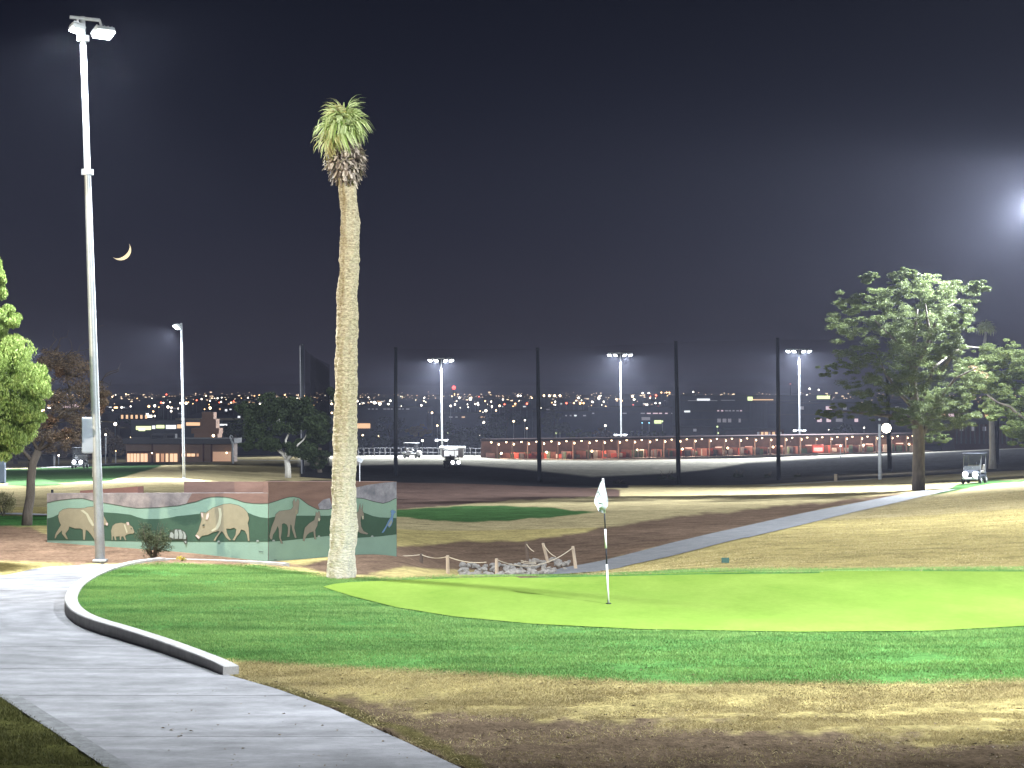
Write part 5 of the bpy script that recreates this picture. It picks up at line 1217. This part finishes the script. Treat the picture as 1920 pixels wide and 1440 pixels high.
city_block(1276, 1560, 742, 760, 60, M['bld'], 'long multi storey block with lit level strips left of the pine', bands=((750, 1), (770, 1.2), (786, 1)),
           wins=[(1307, 1331, 747.5, 751, 'win_c'), (1290, 1345, 750.6, 751.6, 'win_d'), (1352, 1378, 750, 751, 'win_d'), (1402, 1411, 744, 751, 'sign_y'), (1410, 1450, 748.6, 750.4, 'win_w'), (1470, 1483, 764, 767, 'win_c'), (1283, 1294, 770, 773, 'win_c')]
           +row(1345, 1395, 769, 2.4, 7, ['win_p', 'win_d'])+row(1410, 1460, 765, 6, 6, ['win_d', 'win_p'])+row(1345, 1395, 785, 7, 5, ['win_d'])+row(1410, 1455, 785, 7, 4, ['win_d', 'win_p'])+row(1465, 1555, 785, 7, 7, ['win_p', 'win_d']))
city_block(1440, 1760, 757, 640, 50, M['bld'], 'broad office block half hidden by the pine with pink lit floors', bands=((777, 1),),
           wins=row(1500, 1760, 762, 6, 16, ['win_p', 'win_d', 'win_d'], p=.6)+row(1480, 1760, 785, 6, 16, ['win_p', 'win_d', 'win_d'], p=.6)+[(1532, 1556, 742, 748, 'sign_y')])
city_block(1700, 1960, 770, 520, 40, mat('maroon_block', (.12, .07, .075), .8), 'maroon office block behind the pale leafy tree', wins=row(1765, 1930, 776, 5, 12, ['win_p', 'win_d', 'win_w'], p=.6)+row(1765, 1930, 790, 5, 12, ['win_d'], p=.5))
city_block(1276, 1338, 802, 420, 20, M['bld2'], 'small brown house behind the net post right of the flag', wins=[(1300, 1306, 804, 809, 'win_d')])
city_block(1360, 1470, 806, 430, 20, mat('brick_small', (.15, .09, .08), .8), 'low brick building behind the fifth net post', wins=row(1420, 1470, 810, 5, 7, ['win_w', 'win_d']))
city_block(670, 800, 764, 700, 40, M['bld'], 'dark wide warehouse right of the palm trunk', wins=[(670, 694, 794, 803, 'win_w')]+row(690, 790, 766, 2, 14, ['win_d'], p=.6))
city_block(1000, 1110, 772, 650, 40, M['bld'], 'dark block behind the pale tree right of the middle net post', wins=row(1060, 1110, 778, 2.5, 6, ['win_d', 'win_c'], p=.6))
city_block(1110, 1275, 764, 800, 40, M['bld'], 'dark block behind the second range mast', bands=((772, .8),), wins=row(1110, 1270, 774, 2, 14, ['win_d', 'win_d', 'win_p'], p=.6)+[(1227, 1240, 788, 794, 'sign_y'), (1203, 1219, 782, 788, 'win_d')])
city_block(820, 930, 776, 900, 50, M['bld'], 'dark block behind the red beacon mast', wins=row(830, 925, 781, 2, 8, ['win_d', 'win_w'], p=.5))
city_block(-60, 225, 776, 600, 40, mat('rose_block', (.13, .08, .075), .8), 'rose coloured block behind the bare tree', wins=[(62, 70, 760, 764, 'red'), (89, 101, 758, 762, 'win_w'), (118, 128, 761, 764, 'win_p'), (130, 148, 758, 765, 'win_p'), (148, 156, 760, 766, 'win_w')]+row(100, 145, 818, 6, 4, ['win_w', 'win_o'])+row(0, 60, 800, 4, 5, ['win_o', 'win_d']))
for i in range(46):   # small far houses
    D = rnd.uniform(900, 3200); px = rnd.uniform(200, 1560) if i % 3 else rnd.uniform(-50, 640)
    g_ = GD(px, D); w = rnd.uniform(10, 30); h = rnd.uniform(4, 9)
    t = thing('house', '%s %s dark house %s' % (where(px, D)[1], 'wide' if w > 20 else 'narrow', where(px, D)[0]), 'house', g_, 'far houses of the city')
    obj('wall', MB().box(g_+Vector((0, 4, h/2-1)), (w, 8, h+2)), M['bld'], t)
    obj('roof', MB().add([g_+Vector(q) for q in ((-w/2-.5, -.5, h), (w/2+.5, -.5, h), (w/2+.5, 8.5, h), (-w/2-.5, 8.5, h), (-w/2+2, 4, h+2), (w/2-2, 4, h+2))], [(0, 1, 5, 4), (1, 2, 5), (2, 3, 4, 5), (3, 0, 4), (0, 3, 2, 1)]), M['roofm'], t)
    for k in range(rnd.randint(2, 5)):
        c = g_+Vector((rnd.uniform(-w/2+1, w/2-1), -.1, rnd.uniform(1.5, h-1))); obj('window', MB().box(c, (rnd.uniform(1, 3.5), .1, rnd.uniform(.8, 1.4))), M[rnd.choice(['bulb_o', 'win_w', 'bulb_w', 'win_c', 'win_d'])], t)
# street lamps: individual posts with a glowing head
lampme = {}
def lamp_mesh(kind, r, h):
    key = (kind, round(r, 2), round(h))
    if key not in lampme:
        p = bpy.data.meshes.new('post'); mb = MB().tube([(0, 0, 0), (0, 0, h)], .07, 5); p.from_pydata(mb.v, [], mb.f); p.materials.append(M['galv'])
        b = bpy.data.meshes.new('bulb'); mb = MB().ball((0, 0, 0), r, 8); b.from_pydata(mb.v, [], mb.f); b.materials.append(M[kind]); lampme[key] = (p, b)
    return lampme[key]
LN = {'bulb_w': ('white', 'white street lamps of the city'), 'bulb_o': ('amber', 'amber street lamps of the city'), 'bulb_r': ('red', 'red lights of the city'), 'bulb_b': ('blue', 'blue lights of the city'), 'sign_y': ('yellow', 'yellow lamps of the city'), 'warm': ('warm', 'warm lamps of the city')}
def street_lamp(px, py, D, kind, pxr, label=None):
    r = pxr/F*D; c = P(px, py, D); g = Vector((c.x, c.y, float(zt(c.x, c.y)))); h = max(1.5, c.z-g.z)
    me = lamp_mesh(kind, round(r, 1) if r > .3 else round(r, 2), round(h))
    w_, dn_ = where(px, D)
    t = thing('street_lamp', label or '%s %s %s street lamp %s' % (dn_, 'large' if pxr > 1.6 else ('small' if pxr < .95 else 'middling'), LN[kind][0], w_), 'street lamp', Vector((g.x, g.y, c.z-round(h))), LN[kind][1])
    a = bpy.data.objects.new('post', me[0]); col.objects.link(a); a.parent = t
    b = bpy.data.objects.new('bulb', me[1]); col.objects.link(b); b.parent = t; b.location = (0, 0, round(h))
EX = [(691, 745, 1.6, 'bulb_w'), (702, 755, 4, 'bulb_w'), (712, 757, 4.4, 'bulb_w'), (670, 752, 3, 'bulb_w'), (790, 760, 2.6, 'bulb_w'), (801, 773, 3.6, 'warm'), (810, 774, 3.2, 'warm'), (845, 761, 2.8, 'bulb_w'), (882, 748, 4.4, 'bulb_w'), (896, 756, 2.8, 'bulb_w'), (921, 753, 2.2, 'bulb_w'), (976, 742, 2.2, 'bulb_w'), (911, 770, 3.4, 'bulb_w'), (907, 792, 3.6, 'bulb_w'), (943, 749, 2, 'bulb_w'), (946, 758, 2.2, 'bulb_r'), (966, 757, 2.6, 'bulb_o'), (988, 757, 2.6, 'bulb_r'), (1020, 742, 3.2, 'warm'), (1030, 742, 3.2, 'warm'), (1040, 742, 3.2, 'warm'), (1050, 742, 3.2, 'warm'), (1041, 753, 2.2, 'bulb_w'), (1062, 756, 2.4, 'bulb_r'), (1085, 746, 3.2, 'bulb_w'), (1088, 756, 3.2, 'bulb_o'), (1094, 756, 2.6, 'bulb_o'), (1123, 747, 3.6, 'bulb_w'), (1076, 756, 2.4, 'bulb_o'), (1110, 753, 2, 'bulb_w'), (1186, 743, 3.4, 'warm'), (1189, 749, 3, 'bulb_w'), (1205, 737, 2.6, 'bulb_w'), (1216, 737, 2.2, 'bulb_w'), (1219, 746, 2.2, 'warm'), (1230, 741, 2.6, 'bulb_r'), (1240, 736, 2.2, 'bulb_o'), (1250, 736, 2.2, 'bulb_o'), (1255, 736, 2.2, 'bulb_o'), (1229, 756, 2, 'bulb_w'), (1237, 756, 2, 'bulb_w'), (1204, 793, 1.4, 'bulb_b'), (1217, 793, 1.4, 'bulb_b'), (1043, 812, 3.2, 'sign_y'), (1050, 812, 2.6, 'sign_y'), (1242, 790, 2.4, 'sign_y'), (1345, 800, 2.8, 'sign_y'), (1346, 812, 3, 'sign_y'), (1300, 735, 2, 'bulb_w'), (1518, 729, 2.4, 'bulb_w'), (1535, 731, 2.0, 'bulb_w'), (1513, 741, 2, 'bulb_w'), (792, 826, 3.2, 'bulb_w'), (963, 790, 2.8, 'warm'), (984, 788, 2.2, 'bulb_w'), (988, 803, 2.4, 'warm'), (839, 812, 2.4, 'sign_y'), (899, 817, 1.8, 'bulb_w'), (1135, 798, 3, 'bulb_w'), (680, 816, 2.4, 'warm'), (710, 818, 2.4, 'warm'), (820, 798, 2.4, 'warm'),
      (1554, 806, 1.8, 'bulb_w'), (1620, 802, 2.2, 'bulb_w'), (1576, 836, 2.6, 'bulb_w'), (1904, 783, 3.4, 'sign_y'), (1888, 802, 4, 'warm'), (1803, 790, 2.4, 'bulb_w'), (216, 795, 5, 'bulb_w'), (246, 820, 2.8, 'warm'), (315, 791, 4.6, 'bulb_w'), (336, 810, 2.4, 'warm'), (338, 756, 2.4, 'bulb_w'), (334, 766, 1.8, 'bulb_w'), (349, 756, 4, 'warm'), (394, 765, 3.4, 'warm'), (404, 775, 2, 'bulb_o'), (290, 780, 2.4, 'bulb_w'), (228, 764, 2.6, 'bulb_w'), (245, 762, 2, 'bulb_w'), (279, 762, 3.6, 'bulb_o'), (290, 761, 3.8, 'bulb_w'), (302, 755, 2.6, 'bulb_r'), (315, 763, 3.4, 'bulb_w'), (321, 771, 3, 'bulb_w'), (117, 820, 2.8, 'warm'), (128, 820, 2.6, 'warm'), (137, 820, 2.8, 'warm'), (110, 854, 2.6, 'bulb_w'), (233, 870, 3, 'bulb_w'), (217, 846, 2, 'bulb_o'), (198, 815, 3, 'bulb_w'), ]
for px, py, r, k in EX:
    hz = CZ-(py-HY)/F*1.; D = 1500 if py < 760 else (700 if py < 785 else (400 if py < 830 else 262))
    if (px, py) in ((110, 854), (233, 870), (217, 846), (198, 815)): D = 222
    if (px, py) in ((561, 752), (534, 822)): D = 135
    street_lamp(px, py, D*rnd.uniform(.96, 1.04) if D > 140 else D, k, r*.64)
for i in range(170):
    D = 900*math.exp(rnd.uniform(0, 1.45)); px = rnd.uniform(195, 1570)
    g_ = GD(px, D); h = rnd.uniform(6, 12); _, py = pxpy(g_.x, g_.y, g_.z+h)
    k = rnd.choices(['bulb_w', 'bulb_o', 'bulb_r', 'warm'], (5, 3.5, 1.0, 2))[0]
    street_lamp(px, py, D, k, rnd.uniform(.5, 1.5)*rnd.choice((1, 1, 1.3)))
# countless farther lights as one mass
mb = MB()
for i in range(900):
    D = rnd.uniform(2200, 4300); px = rnd.uniform(-300, 2300); g_ = GD(px, D); r = rnd.uniform(.25, .6)/F*D*rnd.choice((.6, 1, 1.5))
    mb.box(g_+Vector((0, 0, rnd.uniform(4, 14))), (r*2*rnd.choice((1, 1, 2.5)), r, r*1.6))
tag(obj('city_lights', mb, glow('far_city', (1, .72, .48), 3.5)), 'countless tiny lights of the far city', kind='stuff')
# beacon mast
ms = thing('beacon_mast', 'thin far mast with a red light above the city', 'mast', GD(851, 1500)); g_ = GD(851, 1500)
obj('mast', MB().tube([g_, P(851, 729, 1500)], [.5, .2], 6), M['dark'], ms); obj('red_lamp', MB().ball(P(851, 727, 1500), 1.25, 10), M['red'], ms)
ms = thing('beacon_mast', 'thin far mast with a faint red light near the third range mast', 'mast', GD(1482, 1500)); g_ = GD(1482, 1500)
obj('mast', MB().tube([g_, P(1482, 722, 1500)], [.5, .2], 6), M['dark'], ms); obj('red_lamp', MB().ball(P(1482, 720, 1500), .7, 10), M['redp'], ms)
# mid distance trees
def far_tree(px, yb, rx, ry, D, m, label, n=3500, size=.5):
    g_ = GD(px, D); t = thing('far_tree', label, 'tree', g_); mb = MB(); c = P(px, yb-ry, D); limb(mb, g_, c, .25, .1); obj('trunk', mb, M['bark'], t)
    leaves('crown', blobs([(px, yb-ry, rx, ry), (px-rx*.5, yb-ry*.8, rx*.6, ry*.7), (px+rx*.5, yb-ry*.7, rx*.6, ry*.7)], D, sub=10, rr=.42), n, size, m, t)
far_tree(785, 820, 26, 13, 400, leafmat('gold_leaf', (.25, .17, .05), (.5, .36, .12), .3), 'golden lamplit tree left of the first range mast', 3000, .35)
far_tree(1040, 822, 28, 32, 380, leafmat('grey_leaf', (.08, .09, .07), (.2, .21, .16), .3), 'tall pale grey green tree right of the middle net post', 5000, .3)
far_tree(1085, 822, 30, 10, 360, M['l_bush'], 'round pale shrub right of the tall pale tree', 2500, .3)
far_tree(1135, 822, 26, 11, 365, M['l_rust'], 'brownish shrub tree left of the second range mast', 2000, .3)
far_tree(1200, 822, 22, 9, 360, M['l_bush'], 'pale round shrub right of the second range mast', 2200, .3)
far_tree(1232, 823, 20, 9, 358, M['l_bush'], 'second pale shrub toward the net post right of the flag', 2200, .3)
for i, (px, yb, rx, ry, D, lab) in enumerate(((700, 850, 40, 22, 330, 'dark tree clump right of the palm trunk'), (760, 850, 36, 18, 335, 'dark tree clump left of the first range mast'), (880, 850, 40, 24, 335, 'dark tree clump right of the kiosk'), (910, 838, 34, 34, 345, 'tall dark tree left of the shelter end'), (850, 836, 30, 24, 350, 'dark tree behind the kiosk roof'), (950, 800, 40, 18, 520, 'wide dark tree behind the shelter end'), (730, 815, 40, 18, 500, 'dark tree behind the net post by the mural'), (440, 830, 26, 24, 300, 'dark tree behind the clubhouse corner'), (205, 862, 30, 34, 235, 'brown shrub tree between the pole and the clubhouse'), (160, 862, 34, 30, 240, 'brown tree behind the bare tree trunk'), (30, 868, 34, 24, 236, 'brown shrub tree at the far fairway edge'), (100, 866, 30, 26, 245, 'brown shrub tree behind the long bin'), (250, 800, 36, 16, 420, 'dark tree crown above the clubhouse'), (1580, 826, 30, 18, 330, 'dark shrub tree under the pine boughs'), (1930, 838, 30, 18, 300, 'dull shrub by the colonnade'), (1530, 835, 14, 10, 310, 'small dark shrub behind the red machine'))):
    far_tree(px, yb, rx, ry, D, M['l_brown'] if 'brown' in lab else M['l_dark'], lab, 2600, .3)
# hills on the skyline
V = []; xs = np.linspace(-700, 2700, 120)
for k, px in enumerate(xs):
    y = 741-3.5*math.exp(-((px-1300)/170)**2)-2.5*math.exp(-((px-1480)/90)**2)-1.5*math.exp(-((px-700)/200)**2)-.5*math.sin(px*.013)
    p = P(px, y, 4350); V += [(p.x, 4350, -30), (p.x, 4350, p.z), (p.x, 4550, -30)]
Fs = []
for k in range(len(xs)-1):
    a = 3*k; Fs += [(a, a+3, a+4, a+1), (a+1, a+4, a+5, a+2)]
tag(obj('hills', MB().add(V, Fs), mat('hill_rock', (.06, .06, .07), .95)), 'low dark hills on the skyline', kind='structure')
# crescent moon, far beyond the haze
mc = P(226, 468.5, 9000); Rm = 19.5/F*9000
mn = thing('moon', 'thin golden crescent moon right of the tall light pole', 'moon', mc)
to_eye = (Vector((0, 0, CZ))-mc).normalized(); lit = Vector((.66, 0, -.75)); lit = (lit-to_eye*lit.dot(to_eye)).normalized(); ax = to_eye.cross(lit).normalized()
V = []; Fs = []; n1, n2 = 40, 8; a0, a1 = math.radians(41), math.radians(92)     # the lit lune
for i in range(n1+1):
    th = -math.pi/2+math.pi*i/n1
    for j in range(n2+1):
        ph = a0+(a1-a0)*j/n2
        V.append(mc+(ax*math.sin(th)+(to_eye*math.cos(ph)+lit*math.sin(ph))*math.cos(th))*Rm)
for i in range(n1):
    for j in range(n2): a = i*(n2+1)+j; Fs.append((a, a+1, a+n2+2, a+n2+1))
obj('lit_crescent', MB().add(V, Fs), M['moon'], mn, smooth=True)

# ------------------------------------------------------------------ haze
hm = bpy.data.materials.new('haze_air'); hm.use_nodes = True; N, L = hm.node_tree.nodes, hm.node_tree.links; N.remove(N['Principled BSDF'])
pv = N.new('ShaderNodeVolumePrincipled'); pv.inputs['Color'].default_value = (.74, .77, 1, 1); pv.inputs['Density'].default_value = HAZE; pv.inputs['Anisotropy'].default_value = .5
L.new(pv.outputs[0], N['Material Output'].inputs['Volume'])
hz = MB().box((0, 2250, -7), (14000, 4800, 46))
tag(obj('haze', hz, hm), 'thin night haze over the golf course and city', kind='stuff')
print('objects', len(bpy.data.objects), 'meshes', len(bpy.data.meshes))
